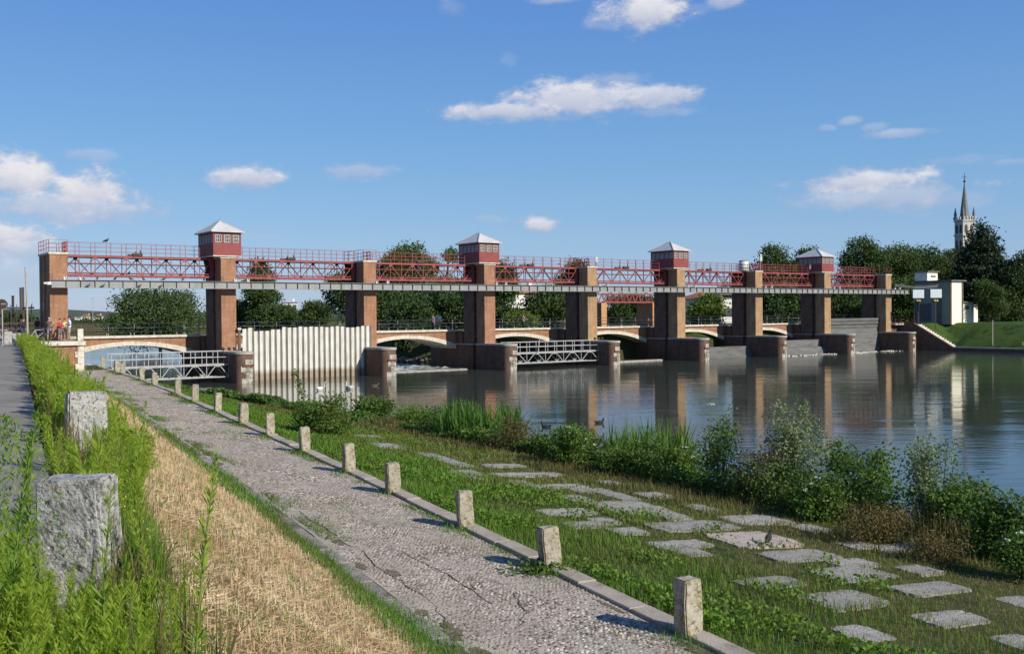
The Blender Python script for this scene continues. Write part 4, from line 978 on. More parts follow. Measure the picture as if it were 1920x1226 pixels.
# ------------------------------------------------------------------ vegetation helpers
def unit(v): return v/np.maximum(np.linalg.norm(v,axis=-1,keepdims=True),1e-9)
def leafquads(C, L, W, rng, up=.0, dirs=None):
    n = len(C); d = unit(rng.normal(size=(n,3))+np.array((0,0,up))) if dirs is None else unit(dirs)
    e = unit(np.cross(d, rng.normal(size=(n,3)))); L = np.broadcast_to(L,(n,))[:,None]; W = np.broadcast_to(W,(n,))[:,None]
    V = np.stack([C-d*L*.5, C+e*W*.5, C+d*L*.5, C-e*W*.5],1).reshape(-1,3)
    return V, np.arange(n*4).reshape(n,4)
def blades(P, H, W, rng, lean=.5, flat_=0.0, seg2=True, wdir=None):
    # bent blades: base, mid and tip
    n = len(P); a = rng.uniform(0,2*np.pi,n); d = np.stack([np.cos(a),np.sin(a),np.zeros(n)],-1); w = np.stack([-np.sin(a+rng.normal(0,.6,n)),np.cos(a),np.zeros(n)],-1)
    H = np.broadcast_to(H,(n,))*rng.uniform(.55,1.25,n); l = np.abs(rng.normal(0,lean,n))+flat_; up = np.array((0,0,1.))
    Wd = (np.broadcast_to(W,(n,)))[:,None]*.5
    mid = P+up*(H*.6)[:,None]*np.clip(1-l*.25,.25,1)[:,None]+d*(H*l*.3)[:,None]
    tip = P+up*(H*np.clip(1-l*.55,.08,1))[:,None]+d*(H*l*.85)[:,None]
    V = np.stack([P-w*Wd, P+w*Wd, mid+w*Wd*.75, mid-w*Wd*.75, tip+w*Wd*.08, tip-w*Wd*.08],1).reshape(-1,3)
    i = np.arange(n)[:,None]*6
    F = np.concatenate([i+np.array([0,1,2,3]), i+np.array([3,2,4,5])],0)
    return V, F
def join(parts):
    Vs, Fs, o = [], [], 0
    for V, F in parts: Vs.append(V); Fs.append(F+o); o += len(V)
    return np.concatenate(Vs), np.concatenate(Fs)
def crown(lobes, nclump, per, spread, leaf, rng, shell=.72):
    lobes = np.array(lobes, float); vol = lobes[:,3]*lobes[:,4]*lobes[:,5]; p = vol**.75; p /= p.sum()
    k = rng.choice(len(lobes), nclump, p=p); d = unit(rng.normal(size=(nclump,3)))
    r = (shell+(1.06-shell)*rng.random(nclump))
    inner = rng.random(nclump) < .12; r[inner] *= rng.random(inner.sum())
    c = lobes[k,:3]+d*r[:,None]*lobes[k,3:6]
    C = np.repeat(c,per,0)+rng.normal(size=(nclump*per,3))*spread*np.array((1,1,.75))
    sz = leaf*rng.uniform(.6,1.4,len(C)); return leafquads(C, sz, sz*.62, rng)
def tree(name, kind, px, ytop, width, Y, zbase, label, cat='tree', mat='leaf_dark', group=None, seed=0, leaf=.34, dens=1.0, hcut=.0):
    rng = np.random.default_rng(seed+100); x = xat(px, Y); zt = zat(px, ytop, Y); H = zt-zbase; W = width/1900*Y/2
    t = thing(name, label, cat, (x,Y,zbase), 0, group); lobes = []
    if kind == 'broad':
        h0 = H*(.10+hcut)
        lobes.append((0,0,(h0+H)/2,W*.72,W*.72,(H-h0)*.46))
        for k in range(13):
            a = rng.uniform(0,6.28); zz = rng.uniform(.12,.9); rad = W*math.sqrt(max(.05,1-(zz*1.9-.95)**2))*.66
            s_ = W*rng.uniform(.26,.46); lobes.append((rad*math.cos(a),rad*math.sin(a),h0+(H-h0)*zz*.92,s_,s_,s_*.8*min(1,(H-h0)/(2*W)+.25)))
        lobes.append((W*.05,0,H-W*.36,W*.5,W*.5,W*.36)); lobes.append((-W*.35,0,H*.72,W*.42,W*.42,W*.34)); lobes.append((W*.42,0,H*.70,W*.4,W*.4,W*.34))
    elif kind == 'poplar':
        for k in range(12):
            f = k/11; r_ = W*(.35+.75*math.sin(PI*min(1,f*.82+.14)))*.85; lobes.append((rng.normal(0,W*.14),rng.normal(0,W*.14),H*(.10+.84*f),r_*.75,r_*.75,H*.085))
    elif kind == 'cedar':
        for k in range(26):
            f = k/25; r_ = W*(1.0-.80*f**1.25); a = k*2.4; lobes.append((r_*.5*math.cos(a),r_*.5*math.sin(a),H*(.14+.82*f),r_*.62,r_*.62,H*.035))
        lobes.append((0,0,H*.5,W*.45,W*.45,H*.32))
    elif kind == 'gappy':
        for k in range(15):
            a = rng.uniform(0,6.28); zz = rng.uniform(.2,1); rad = W*rng.uniform(.15,.75); s_ = W*rng.uniform(.16,.33)
            lobes.append((rad*math.cos(a),rad*math.sin(a),H*zz*.93,s_,s_,s_*.85))
    L = np.array(lobes); area = W*H
    ncl = int(min(1500, 260+area*15)*dens)
    V, F = crown(lobes, ncl, 15, .40+.014*W, leaf, rng)
    put('crown', npmesh('crown', V, F), M[mat], t)
    b = MB(); r0 = max(.12, H*.022); b.tube([(0,0,-.6),(.02*H*rng.normal(),.0,H*.3),(.02*H*rng.normal(),.02*H,H*.62),(0,0,H*.86)],[r0*1.25,r0,r0*.6,r0*.2],7)
    for l_ in lobes[1:8]:
        z0 = min(l_[2]*.7, H*.6); b.tube([(0,0,z0),(l_[0]*.55,l_[1]*.55,(z0+l_[2])/2+.1),(l_[0]*.95,l_[1]*.95,l_[2])],[r0*.5,r0*.3,r0*.1],5)
    put('trunk', b, M['bark'], t, True); return t

GT = 'trees behind the dam'
tree('broad_tree','broad',300,541,192,150,-3.3,'wide round dark tree hanging over the water seen through the leftmost bay', group=GT, seed=1)
tree('poplar_tree','poplar',490,487,84,165,-1.5,'tall narrow green tree right of the leftmost cabin pier', mat='leaf_mid', group=GT, seed=2)
tree('broad_tree','broad',432,560,90,172,-1.5,'bushy tree between the leftmost cabin pier and the tall narrow tree', mat='leaf_dark', group=GT, seed=31)
tree('bush','broad',520,575,80,160,-2,'low light green bush at the foot of the tall narrow tree', 'bush', mat='leaf_mid', group=GT, seed=32, hcut=-.05)
tree('broad_tree','broad',592,565,66,185,-1,'small round tree in the gap above the white sheet piles', group=GT, seed=3)
tree('broad_tree','broad',668,500,130,150,-1,'dark tree left of the third pier from the left', group=GT, seed=4)
tree('broad_tree','broad',765,456,130,150,-1,'tall tree showing above the walkway right of the third pier', mat='leaf_mid', group=GT, seed=5)
tree('broad_tree','gappy',845,447,130,155,-1,'tall loose tree showing above the walkway beside the second cabin', mat='leaf_mid', group=GT, seed=6, dens=1.3)
tree('broad_tree','broad',730,540,150,128,-1.5,'dark low tree behind the bridge right of the third pier', group=GT, seed=7)
tree('broad_tree','broad',850,535,150,126,-1.5,'dark low tree behind the bridge left of the second cabin pier', group=GT, seed=8)
tree('broad_tree','broad',935,490,80,135,-1,'green tree just right of the second cabin pier', mat='leaf_mid', group=GT, seed=9)
tree('broad_tree','broad',1030,535,110,130,-1,'round dark tree right of the red roofed house', group=GT, seed=10)
tree('broad_tree','broad',1078,488,76,150,-1,'dark tree rising behind the fifth pier left of the lock portal', group=GT, seed=33)
tree('bush','broad',975,585,70,122,-1.2,'bright green bush under the red roofed house', 'bush', mat='leaf_light', group=GT, seed=11, leaf=.26)
tree('broad_tree','broad',1178,552,110,165,-1,'dark tree seen through the brick lock portal', group=GT, seed=12)
tree('broad_tree','broad',1325,556,80,135,-1,'leafy light green tree behind the rake machine', mat='leaf_light', group=GT, seed=13)
tree('broad_tree','broad',1450,460,92,165,-1,'round dark tree above the walkway right of the white tank', group=GT, seed=14)
tree('broad_tree','broad',1515,466,88,170,-1,'dark tree just left behind the rightmost cabin', group=GT, seed=15)
tree('broad_tree','broad',1465,530,120,150,-1,'dark bushy tree filling the bay right of the white tank pier', group=GT, seed=16)
tree('broad_tree','broad',1590,535,110,152,-1,'dark bushy tree filling the last bay behind the large gate', group=GT, seed=34)
tree('broad_tree','broad',1616,446,104,165,-1,'tall rounded dark tree just right of the rightmost cabin', group=GT, seed=17)
tree('broad_tree','broad',1681,457,116,172,-1,'dark tree above the last pier at the right end of the dam', group=GT, seed=18)
tree('broad_tree','broad',1735,462,120,178,-1,'dark tree right behind the tower of the pump house', group=GT, seed=19)
tree('broad_tree','broad',1792,466,104,182,-1,'dark tree left of the church tower', group=GT, seed=35)
tree('cedar_tree','cedar',1842,416,140,165,-.5,'huge dark cedar in front of the church tower', mat='cedar', group=GT, seed=20, leaf=.40, dens=1.6)
tree('broad_tree','broad',1935,468,120,160,-.5,'dark tree cut by the right edge of the picture', group=GT, seed=21)
tree('broad_tree','broad',1880,540,110,158,-.5,'dark low tree right of the cedar above the lawn', group=GT, seed=22)
tree('broad_tree','broad',1693,520,110,160,-.5,'dark low tree behind the red railing and the last pier', group=GT, seed=23)
tree('young_tree','gappy',1852,533,62,141,0,'young thin green tree beside the pump house annex', mat='leaf_mid', group=GT, seed=24, leaf=.26, dens=1.5)
for k, (px, yt, w, Y, lab) in enumerate(((1160,632,90,129,'dark bush under the arch left of the third cabin pier'),(1305,628,90,136,'dark bush under the arch right of the third cabin pier'),(1450,628,80,146,'dark bush under the arch right of the white tank pier'),(975,630,100,121,'dark bush under the arch behind the middle footbridge'),(820,640,120,118,'dark bush on the shore under the arch with white water'))):
    tree('bush','broad',px,yt,w,Y,-3.4,lab,'bush',group=GT,seed=90+k,leaf=.26,hcut=-.1)
# far tree lines beyond the river
for k, (px, yt, w, Y) in enumerate(((20,592,90,420),(190,603,90,420),(1400,540,160,240),(1250,560,120,230),(560,590,120,300))):
    tree('tree_belt','broad',px,yt,w,Y,-.5,['low far tree belt behind the bicycles at the left edge','low far tree belt beyond the river left of the round tree','dark tree mass behind the white tank pier','dark tree mass behind the third cabin pier','far low trees above the white sheet piles'][k],'trees', group='far tree belts', seed=50+k, leaf=.7 if Y > 300 else .5)

# ------------------------------------------------------------------ grasses (uncountable)
def visible_s(n, s0, s1, pw=2.0, rng=RNG):
    u = rng.random(n); return s0+(s1-s0)*u**pw
def stuff(name, V, F, mat): return struct(put(name, npmesh(name, V, F), mat), 'stuff')
# dry mown straw on the slope
def straw():
    rng = np.random.default_rng(61); n = 150000; s = visible_s(n, 1.5, 62, 2.1, rng); b = .85+rng.random(n)**.9*(3.75-off(s)); x, y = xy(s, b)
    g_ = hnoise(x,y,1.0); keep = rng.random(n) < np.clip(1.0-.35*(g_>1.1),0,1); s, b, x, y = s[keep], b[keep], x[keep], y[keep]
    P = np.stack([x,y,zb(s,b)+.01],-1); far = np.clip(y/12,1,3.5)
    n = len(P); ly = rng.random(n) < .6
    V1, F1 = blades(P[~ly], .12*far[~ly]**.35, .007*far[~ly], rng, .5)
    C = P[ly]+np.stack([0*P[ly,0],0*P[ly,0],rng.uniform(.0,.045,ly.sum())],-1); a = rng.uniform(0,6.28,ly.sum())
    d = np.stack([np.cos(a),np.sin(a)-.1,rng.normal(0,.25,ly.sum())-.15],-1)
    V2, F2 = leafquads(C, rng.uniform(.08,.24,ly.sum()), .008*far[ly], rng, dirs=d)
    V, F = join([(V1,F1),(V2,F2)]); stuff('dry_straw', V, F, M['straw'])
straw()
def greenpatch():                                                     # green grass growing back through the straw
    rng = np.random.default_rng(62); n = 16000; s = visible_s(n, 1.2, 60, 1.9, rng); b = .75+rng.random(n)**2.2*3.2*(1-off(s)/4); x, y = xy(s, b)
    k = (hnoise(x,y,1.6)+rng.random(n)*.8 > .5) | (b < 1.2); x, y, s, b = x[k], y[k], s[k], b[k]
    V, F = blades(np.stack([x,y,zb(s,b)],-1), .18, .008*np.clip(y/10,1,3), rng, .6); stuff('green_slope_grass', V, F, M['tallgrass'])
greenpatch()
def strip():                                                          # green strip at the foot of the slope
    rng = np.random.default_rng(63); n = 60000; s = visible_s(n, 4, 74, 1.8, rng); b = 4.48-off(s)+rng.normal(0,.20,n)*(1+.5*np.sin(s*.9)*np.sin(s*.37)); x, y = xy(s, b)
    V, F = blades(np.stack([x,y,zb(s,b)],-1), .17, .009*np.clip(y/12,1,3), rng, .6)
    n = 30000; s = visible_s(n, 4, 70, 1.6, rng); o = off(s)
    b = np.where(rng.random(n) < .6, 5.2+np.abs(rng.normal(0,.28,n)), 7.92-np.abs(rng.normal(0,.16,n)))-o; x, y = xy(s, b); k = hnoise(x,y,.9)+.5*hnoise(x,y,2.6)+rng.random(n)*.5 > .6
    V2, F2 = blades(np.stack([x,y,zb(s,b)+.01],-1)[k], .065, .008*np.clip(y[k]/12,1,3), rng, .8)
    n = 22000; s = visible_s(n, 5, 60, 1.5, rng); b = 5.2+rng.random(n)*2.8-off(s); x, y = xy(s, b); k = hnoise(x,y,1.4)+hnoise(x,y,.6) > 1.2
    V3, F3 = blades(np.stack([x,y,zb(s,b)+.01],-1)[k], .05, .007*np.clip(y[k]/12,1,3), rng, .8)
    tf = []
    for (s_, b_) in BOLP:
        m_ = rng.integers(60,190); s = s_+rng.normal(-.12,.34,m_); b = b_-.05-np.abs(rng.normal(0,.22,m_)); x, y = xy(s, b)
        tf.append(blades(np.stack([x,y,zb(s,b)+.01],-1), .14, .009*max(1,y.mean()/12), rng, .7))
    V3, F3 = join([(V3,F3)]+tf)
    V, F = join([(V,F),(V2,F2),(V3,F3)]); stuff('path_edge_grass', V, F, M['grass'])
strip()
def bankgrass():
    rng = np.random.default_rng(64); n = 230000; s = visible_s(n, 6, 72, 1.55, rng); o = off(s); sh = np.maximum(shore(s), 8.6-o)
    b = 8.24-o+rng.random(n)*(sh+.4-8.24+o); x, y = xy(s, b); keep = np.ones(n,bool)
    for (s_, b_, qa, pb) in SLP:
        m_ = (np.abs(s-s_) < qa*1.02) & (np.abs(b-b_) < pb*1.02); keep &= ~(m_ & (rng.random(n) < .975) & ((np.abs(s-s_) < qa*(.3+.7*rng.random(n)**.5)) & (np.abs(b-b_) < pb*(.3+.7*rng.random(n)**.5))))
    th = np.clip((b-9.5)/3.5,0,1)
    keep &= rng.random(n) > th*.35
    s, b, x, y, th = s[keep], b[keep], x[keep], y[keep], th[keep]; far = np.clip(y/14,1,3.2)
    dry = rng.random(len(s)) < th*.8
    h = (.16-.06*th)*(1+.45*hnoise(x,y,.8).clip(-1,1)); P = np.stack([x,y,zb(s,b)-.02],-1); Vd, Fd = blades(P[dry], h[dry]*.9, .009*far[dry], rng, .8); stuff('slab_grass', Vd, Fd, M['slabgrass']); V, F = blades(P[~dry], h[~dry], .009*far[~dry], rng, .65)
    n2 = 48000; s = visible_s(n2, 6, 50, 1.5, rng); b = 8.45-off(s)+rng.random(n2)**1.4*5; x, y = xy(s, b); k = hnoise(x,y,1.3)+hnoise(x+5,y,.55) > .3
    for (s_, b_, qa, pb) in SLP: k &= ~((np.abs(s-s_) < qa) & (np.abs(b-b_) < pb))
    C = np.stack([x,y,zb(s,b)+rng.uniform(.02,.18,n2)],-1)[k]
    V2, F2 = leafquads(C, .075, .05, rng, .3)
    V, F = join([(V,F),(V2,F2)]); stuff('bank_grass', V, F, M['grass'])
    n = 30000; s = visible_s(n, 6, 60, 1.4, rng); sh = shore(s); b = sh-3.2+rng.random(n)*3.4; x, y = xy(s, b); k = hnoise(x,y,.7)+rng.random(n) > .3
    for (s_, b_, qa, pb) in SLP: k &= ~((np.abs(s-s_) < qa) & (np.abs(b-b_) < pb))
    V, F = blades(np.stack([x,y,zb(s,b)-.02],-1)[k], .24, .008*np.clip(y[k]/14,1,3), rng, .5); stuff('dry_bank_weeds', V, F, M['brownweed'])
bankgrass()
def shoreweeds():
    rng = np.random.default_rng(66); n = 17000; s = visible_s(n, 9, 68, 1.3, rng); sh = np.maximum(shore(s), 8.9-off(s)); b = sh-.9+1.9*rng.random(n)**.8; x, y = xy(s, b); far = np.clip(y/16,1,2.6)
    h = np.where(s < 32, .5, .3)*(1+.5*hnoise(x,y,.55).clip(-1,1)); V, F = blades(np.stack([x,y,np.maximum(zb(s,b),-3.75)-.02],-1), h, .014*far, rng, .4); stuff('shore_grass', V, F, M['brownweed'])
    n = 75000; s = visible_s(n, 9, 64, 1.25, rng); b = shore(s)-1.2+2.1*rng.random(n); x, y = xy(s, b); hh = np.where(s < 34,.72,.42)*(.75+.75*hnoise(x+2,y,.85).clip(-1,1)).clip(.15,2); k = hnoise(x,y,.5)+.6*rng.random(n) > -.25
    C = np.stack([x,y,np.maximum(zb(s,b),-3.75)+rng.random(n)*hh],-1)[k]; f_ = np.clip(y[k]/22,1,2.2); V, F = leafquads(C, .085*f_, .05*f_, rng, .3); h_ = len(V)//8*4; stuff('shore_weeds', V[:h_], F[:h_//4], M['shrub']); stuff('light_shore_weeds', V[h_:], F[h_//4:]-h_, M['leaf_light'])
shoreweeds()

# ------------------------------------------------------------------ weed plants
def weed_proto(h, n, leaf, rng, spread=.05, bushy=False):
    # horseweed: stem with upward narrow leaves all round, small branched head
    b = MB(); bend = rng.normal(0,.06,2); top = np.array((bend[0]*h,bend[1]*h,h))
    pts = [np.array((bend[0]*h*f*f,bend[1]*h*f*f,h*f)) for f in (0,.25,.5,.75,1)]
    b.tube([tuple(p) for p in pts],[.006,.006,.005,.004,.002],4,False)
    f = rng.random(n)**.8*.95+.05; c = np.stack([bend[0]*h*f*f,bend[1]*h*f*f,h*f],-1); a = rng.uniform(0,6.28,n)
    up = .9+.5*f; d = np.stack([np.cos(a),np.sin(a),up],-1); d = unit(d); L = leaf*(1.25-.75*f)*rng.uniform(.7,1.2,n)
    C = c+d*(L*.5)[:,None]
    V, F = leafquads(C, L, L*.085+.003*(leaf/.085), rng, dirs=d)
    if bushy:
        m_ = int(n*2.2); a = rng.uniform(0,6.28,m_); f = .35+.65*rng.random(m_); r_ = (1.15-f)*h*.42*rng.random(m_)
        C = np.stack([np.cos(a)*r_,np.sin(a)*r_,h*f],-1); V2, F2 = leafquads(C, leaf*.5, leaf*.10, rng, 1.0); V, F = join([(V,F),(V2,F2)])
    return (np.array(b.v), np.array(b.f)), (V, F)
def scatter(protos, P, S, rng, tilt=.12):
    parts = []
    for pi_, (V, F) in enumerate(protos):
        idx = np.where(np.arange(len(P)) % len(protos) == pi_)[0]
        if not len(idx): continue
        a = rng.uniform(0,6.28,len(idx)); tx = rng.normal(0,tilt,len(idx)); ty = rng.normal(0,tilt,len(idx)); s = S[idx]
        ca, sa = np.cos(a)*s, np.sin(a)*s
        X = V[None,:,0]*ca[:,None]-V[None,:,1]*sa[:,None]; Y = V[None,:,0]*sa[:,None]+V[None,:,1]*ca[:,None]; Z = V[None,:,2]*s[:,None]
        X = X+Z*tx[:,None]; Y = Y+Z*ty[:,None]
        W = np.stack([X,Y,Z],-1)+P[idx][:,None]
        k = len(V); parts.append((W.reshape(-1,3), (F[None]+(np.arange(len(idx))*k)[:,None,None]).reshape(-1,F.shape[1])))
    return join(parts)
def verge():
    rng = np.random.default_rng(71); pr = [weed_proto(.55,200,.085,rng,bushy=k % 2 == 0) if k < 4 else weed_proto(.7,260,.075,rng) for k in range(6)]; far = [weed_proto(.6,80,.13,rng,bushy=True) for _ in range(4)]
    lf = [p[1] for p in pr]; ff = [p[1] for p in far]
    def area(s0, s1, n, pw, w0, w1):
        s = s0+(s1-s0)*rng.random(n)**pw; b = w0+rng.random(n)*(w1-w0)+.06*hnoise(s,s*0,.8)-.35*off(s); x, y = xy(s, b)
        return np.stack([x,y,zb(s,b)-.02],-1), s
    P, s = area(3.2, 16, 520, 1.0, .42, 1.5); ss_, bb_ = sb(P[:,0],P[:,1]); P = P[bb_ < np.interp(ss_,[4,8,12,17],[.72,.82,1.05,1.5])]; d = (np.hypot(P[:,0]+2.6,P[:,1]-6.1) > .42); P = P[d]; near = P[:,1] < 5.6
    S = rng.uniform(.55,1.3,len(P)); S[near] *= .7; pxs = 960+1900*P[:,0]/P[:,1]; S[(pxs > 105) & (pxs < 215) & (P[:,1] > 9) & (P[:,1] < 13.6)] *= .4; S[(pxs > 60) & (pxs < 250) & (P[:,1] < 6.2)] *= .6
    V1, F1 = scatter(lf, P, S, rng)
    P, s = area(2.2, 6.6, 620, 1.0, -.85, 1.0); P = P[(np.hypot(P[:,0]+2.6,P[:,1]-6.1) > .42) & (sb(P[:,0],P[:,1])[1] < .62)]; pxs = 960+1900*P[:,0]/P[:,1]; sc0 = rng.uniform(.5,1.05,len(P)); sc0 = np.where((pxs > 110) & (pxs < 262) & (P[:,1] > 4.4), sc0*.6, sc0); V0, F0 = scatter(lf, P, sc0, rng)
    P, s = area(14, 70, 1300, 1.5, .5, 1.45); pxs = 960+1900*P[:,0]/P[:,1]; P = P[~((pxs > 105) & (pxs < 215) & (P[:,1] < 13.6))]; V2, F2 = scatter(ff, P, rng.uniform(.6,1.4,len(P)), rng)
    tall = [weed_proto(.95,190,.12,rng)[1] for _ in range(4)]; P, s = area(8, 66, 420, 1.4, .55, 1.4); pxs = 960+1900*P[:,0]/P[:,1]; P = P[~((pxs > 110) & (pxs < 200) & (P[:,1] < 13.5))]; P = P[sb(P[:,0],P[:,1])[1] < np.interp(P[:,1],[8,12,17],[.85,1.1,1.5])]
    V3, F3 = scatter(tall, P, rng.uniform(.6,1.15,len(P)), rng, .2); V2, F2 = join([(V2,F2),(V3,F3)])
    V, F = join([(V0,F0),(V1,F1),(V2,F2)]); stuff('weed_verge', V, F, M['verge'])
    n = 2600; s = 4+rng.random(n)**1.3*55; b = .4+rng.random(n)*np.interp(s,[5,10,17],[.4,.5,1.0])-.3*off(s); x, y = xy(s, b)     # dry stalks
    V, F = blades(np.stack([x,y,zb(s,b)],-1), .68, .010*np.clip(y/9,1,2.5), rng, .3); stuff('dry_stalks', V, F, M['brownweed'])
    n = 22000; s = 5+rng.random(n)**1.4*60; b = .5+rng.random(n)*np.interp(s,[5,10,17],[.2,.4,.8])-.3*off(s); x, y = xy(s, b)         # small yellowish buds through the weeds
    C = np.stack([x,y,zb(s,b)+rng.uniform(.15,.5,n)],-1); k = hnoise(x,y,1.1)+hnoise(x+3,y,2.7) > .9
    V, F = leafquads(C[k], .022*np.clip(y[k]/9,1,3), .016*np.clip(y[k]/9,1,3), rng); stuff('weed_buds', V, F, M['yellowfl'])
    n = 15000; s = 6.4+rng.random(n)**1.4*34; b = np.interp(s,[4,8,12,17],[.45,.55,.8,1.05])+rng.random(n)*np.interp(s,[4,8,17],[.28,.3,.5]); x, y = xy(s, b); k = (hnoise(x,y,.55)+.8*rng.random(n) > -.1)   # long grass beside the blocks
    V, F = blades(np.stack([x,y,zb(s,b)-.02],-1)[k], .58, .011*np.clip(y[k]/9,1,2.6), rng, .42); stuff('long_grass', V, F, M['tallgrass'])
verge()
rng = np.random.default_rng(81)
for k, (px, Y, h, lab) in enumerate(((180,4.3,1.02,'tall thin leafy weed standing left in front of the nearest stone block'),(352,4.1,1.28,'tall thin leafy weed standing right in front of the nearest stone block'),
        (4,4.4,1.30,'dense tall weed at the left edge in front of the cycle path'),(250,9.5,1.22,'tall weed with a drooping tip behind the nearest stone block'),(262,12.2,1.3,'leaning tall weed at the edge of the straw slope'),(45,6.5,.98,'feathery pale weed left of the nearest stone block'))):
    t = thing('tall_weed', lab, 'plant', (xat(px,Y),Y,float(zb(*sb(xat(px,Y),Y)))-.02), 0, 'tall weeds by the stone blocks')
    (sv, sf), (V, F) = weed_proto(h, 150 if k != 2 else 420, .095 if k != 2 else .075, rng, bushy=k in (2,5))
    put('stem', npmesh('stem', sv, sf), M['weedstem'], t); put('leaves', npmesh('leaves', V, F), M['verge'] if k != 2 else M['tallgrass'], t)

# ------------------------------------------------------------------ shrubs, reeds and flowers along the shore
def shrub(px, py, w, h, label, mat='shrub', leaf=.085, n=1.0, seed=0, kind='shrub', flowers=0, dz=0):
    rng = np.random.default_rng(seed+300); p, s_, b_ = gpx(px, py); Y = p.y; W = w/1900*Y/2
    while float(zb(s_, b_)) < -3.5 and Y > 8: Y -= .15; s_, b_ = sb(p.x/p.y*Y, Y)
    p = Vector((p.x/p.y*Y, Y, float(zb(s_, b_)))); W = w/1900*Y/2; H = zat(px, py-h, Y)-p.z
    t = thing(kind, label, 'shrub' if kind != 'reed_clump' else 'reeds', (p.x,Y,p.z+dz), 0, 'plants along the shore')
    if kind == 'reed_clump':
        m_ = int(900*n); a = rng.uniform(0,6.28,m_); r_ = np.sqrt(rng.random(m_)); P = np.stack([np.cos(a)*r_*W,np.sin(a)*r_*W*.8,np.zeros(m_)-.05],-1)
        V, F = blades(P, H*.95, .05*max(1,Y/26), rng, .45); put('blades', npmesh('blades', V, F), M['reed'], t)
        b = MB()
        for k in range(8): b.tube([(rng.uniform(-W,W)*.6,rng.uniform(-W,W)*.5,0),(rng.uniform(-W,W)*.6,rng.uniform(-W,W)*.5,H*.7)],[.012,.006],4)
        put('stem', b, M['weedstem'], t); return t
    lobes = [(0,0,H*.38,W*.72,W*.6,H*.4)]
    for k in range(10): a = rng.uniform(0,6.28); zz = rng.uniform(.15,.85); q = rng.uniform(.35,.85)*(1.15-zz*.6); s2 = rng.uniform(.2,.36); lobes.append((W*q*math.cos(a),W*.8*q*math.sin(a),H*zz,W*s2,W*s2,H*s2*.7))
    ncl = int(min(620, 160+W*H*150)*n); V, F = crown(lobes, ncl, 12, .09+.03*W, leaf*max(1,Y/30), rng, .55)
    put('foliage', npmesh('foliage', V, F), M[mat], t)
    b = MB()
    for l_ in lobes: b.tube([(l_[0]*.1,l_[1]*.1,-.1),(l_[0]*.5,l_[1]*.5,l_[2]*.5),(l_[0],l_[1],l_[2]+H*.12)],[.022,.014,.005],4,False)
    put('stems', b, M['bark'], t)
    if flowers:
        for _ in range(flowers):
            c = np.array((rng.normal(0,W*.5),-abs(rng.normal(0,W*.4))-W*.2,H*rng.uniform(.45,1.0)))
            V, F = leafquads(c+rng.normal(size=(12,3))*np.array((.035,.035,.012)), .045, .04, rng); put('flower_head', npmesh('flower_head', V, F), M['flower'], t)
    return t
for k, a in enumerate((
 (605,812,150,72,'leafy bush by the water right below the swans','leaf_light',.075,.7),
 (700,782,90,50,'low green bush at the shore below the ducks','shrub',.08,.8),
 (770,800,110,40,'low grassy shore growth right of the low bush','grass',.06,.7),
 (840,806,150,70,'broad low weeds in front of the left reed clump','shrub',.075,.8),
 (975,845,110,70,'brownish bush at the right end of the left reed clump','brownweed',.05,1.0),
 (1075,872,110,80,'dark green bush with white flowers between the two reed clumps','shrub',.075,1.0),
 (1190,890,150,80,'dark bush below the right reed clump','shrub',.075,1.0),
 (1290,905,110,85,'green bush with white flowers right of the right reed clump','shrub',.075,1.0),
 (1350,920,90,170,'thin tall weedy bush against the water','shrub',.07,.7),
 (1420,938,130,120,'brown green scrub in front of the tall pointed willow','brownweed',.05,1.1),
 (1510,945,170,190,'tall pointed grey green willow bush','willow',.075,1.15),
 (1620,960,190,130,'dense dark green bramble right of the pointed willow','shrub',.085,1.3),
 (1545,975,130,90,'bright green leafy growth in front of the bramble','shrub',.075,1.0),
 (1755,985,140,165,'silvery willow bush by the water at the right','willow',.065,.95),
 (1640,1015,180,75,'brown dry scrub at the edge of the slabs','brownweed',.045,1.3),
 (1790,1015,170,110,'dark green bush below the silvery willow','shrub',.08,1.2),
 (1880,1050,150,120,'dark green bush near the right picture edge','shrub',.08,1.2),
 (1925,1085,120,110,'leafy weeds with white flowers at the right picture edge','shrub',.07,1.0),
 (1760,1052,130,50,'brown low scrub below the dark bush','brownweed',.045,.9))):
    px, py, w, h, lab, mt, lf, n = a
    fl = {5:6,7:5,8:2,12:4,15:3,17:5}.get(k,0); t = shrub(px, py, w, h, lab, mt, lf, n, k, flowers=fl)
    if k == 10:                                                    # leading shoot of the pointed willow
        r2 = np.random.default_rng(5); H = zat(1510,755,t.location.y)-t.location.z; C = np.stack([r2.normal(0,1,900),r2.normal(0,1,900),r2.random(900)],-1); C[:,:2] *= (.34*(1.02-C[:,2])**.7)[:,None]; C[:,2] = H*(.45+.58*C[:,2])
        V, F = leafquads(C, .09, .035, r2, .7); put('leading_shoot', npmesh('leading_shoot', V, F), M['willow'], t)
shrub(900,826,170,75,'left reed clump with long blades at the water edge',n=1.0,seed=40,kind='reed_clump')
shrub(1215,868,160,80,'right reed clump with long blades at the water edge',n=1.0,seed=41,kind='reed_clump')
p, s_, b_ = gpx(575,808)
t = thing('climbing_stem', 'single pale green shoot leaning left above the bush below the swans', 'plant', (p.x,p.y,p.z)); rng = np.random.default_rng(9)
put('stem', MB().tube([(0,0,0),(-.08,0,1.2),(-.5,0,2.25)],[.02,.015,.005],5), M['weedstem'], t)
f = rng.random(160); C = np.stack([-.08*f-.45*f**3,rng.normal(0,.05,160),2.3*f],-1)+rng.normal(size=(160,3))*.07; V, F = leafquads(C,.14,.07,rng,-.3); put('leaves', npmesh('leaves',V,F), M['leaf_light'], t)
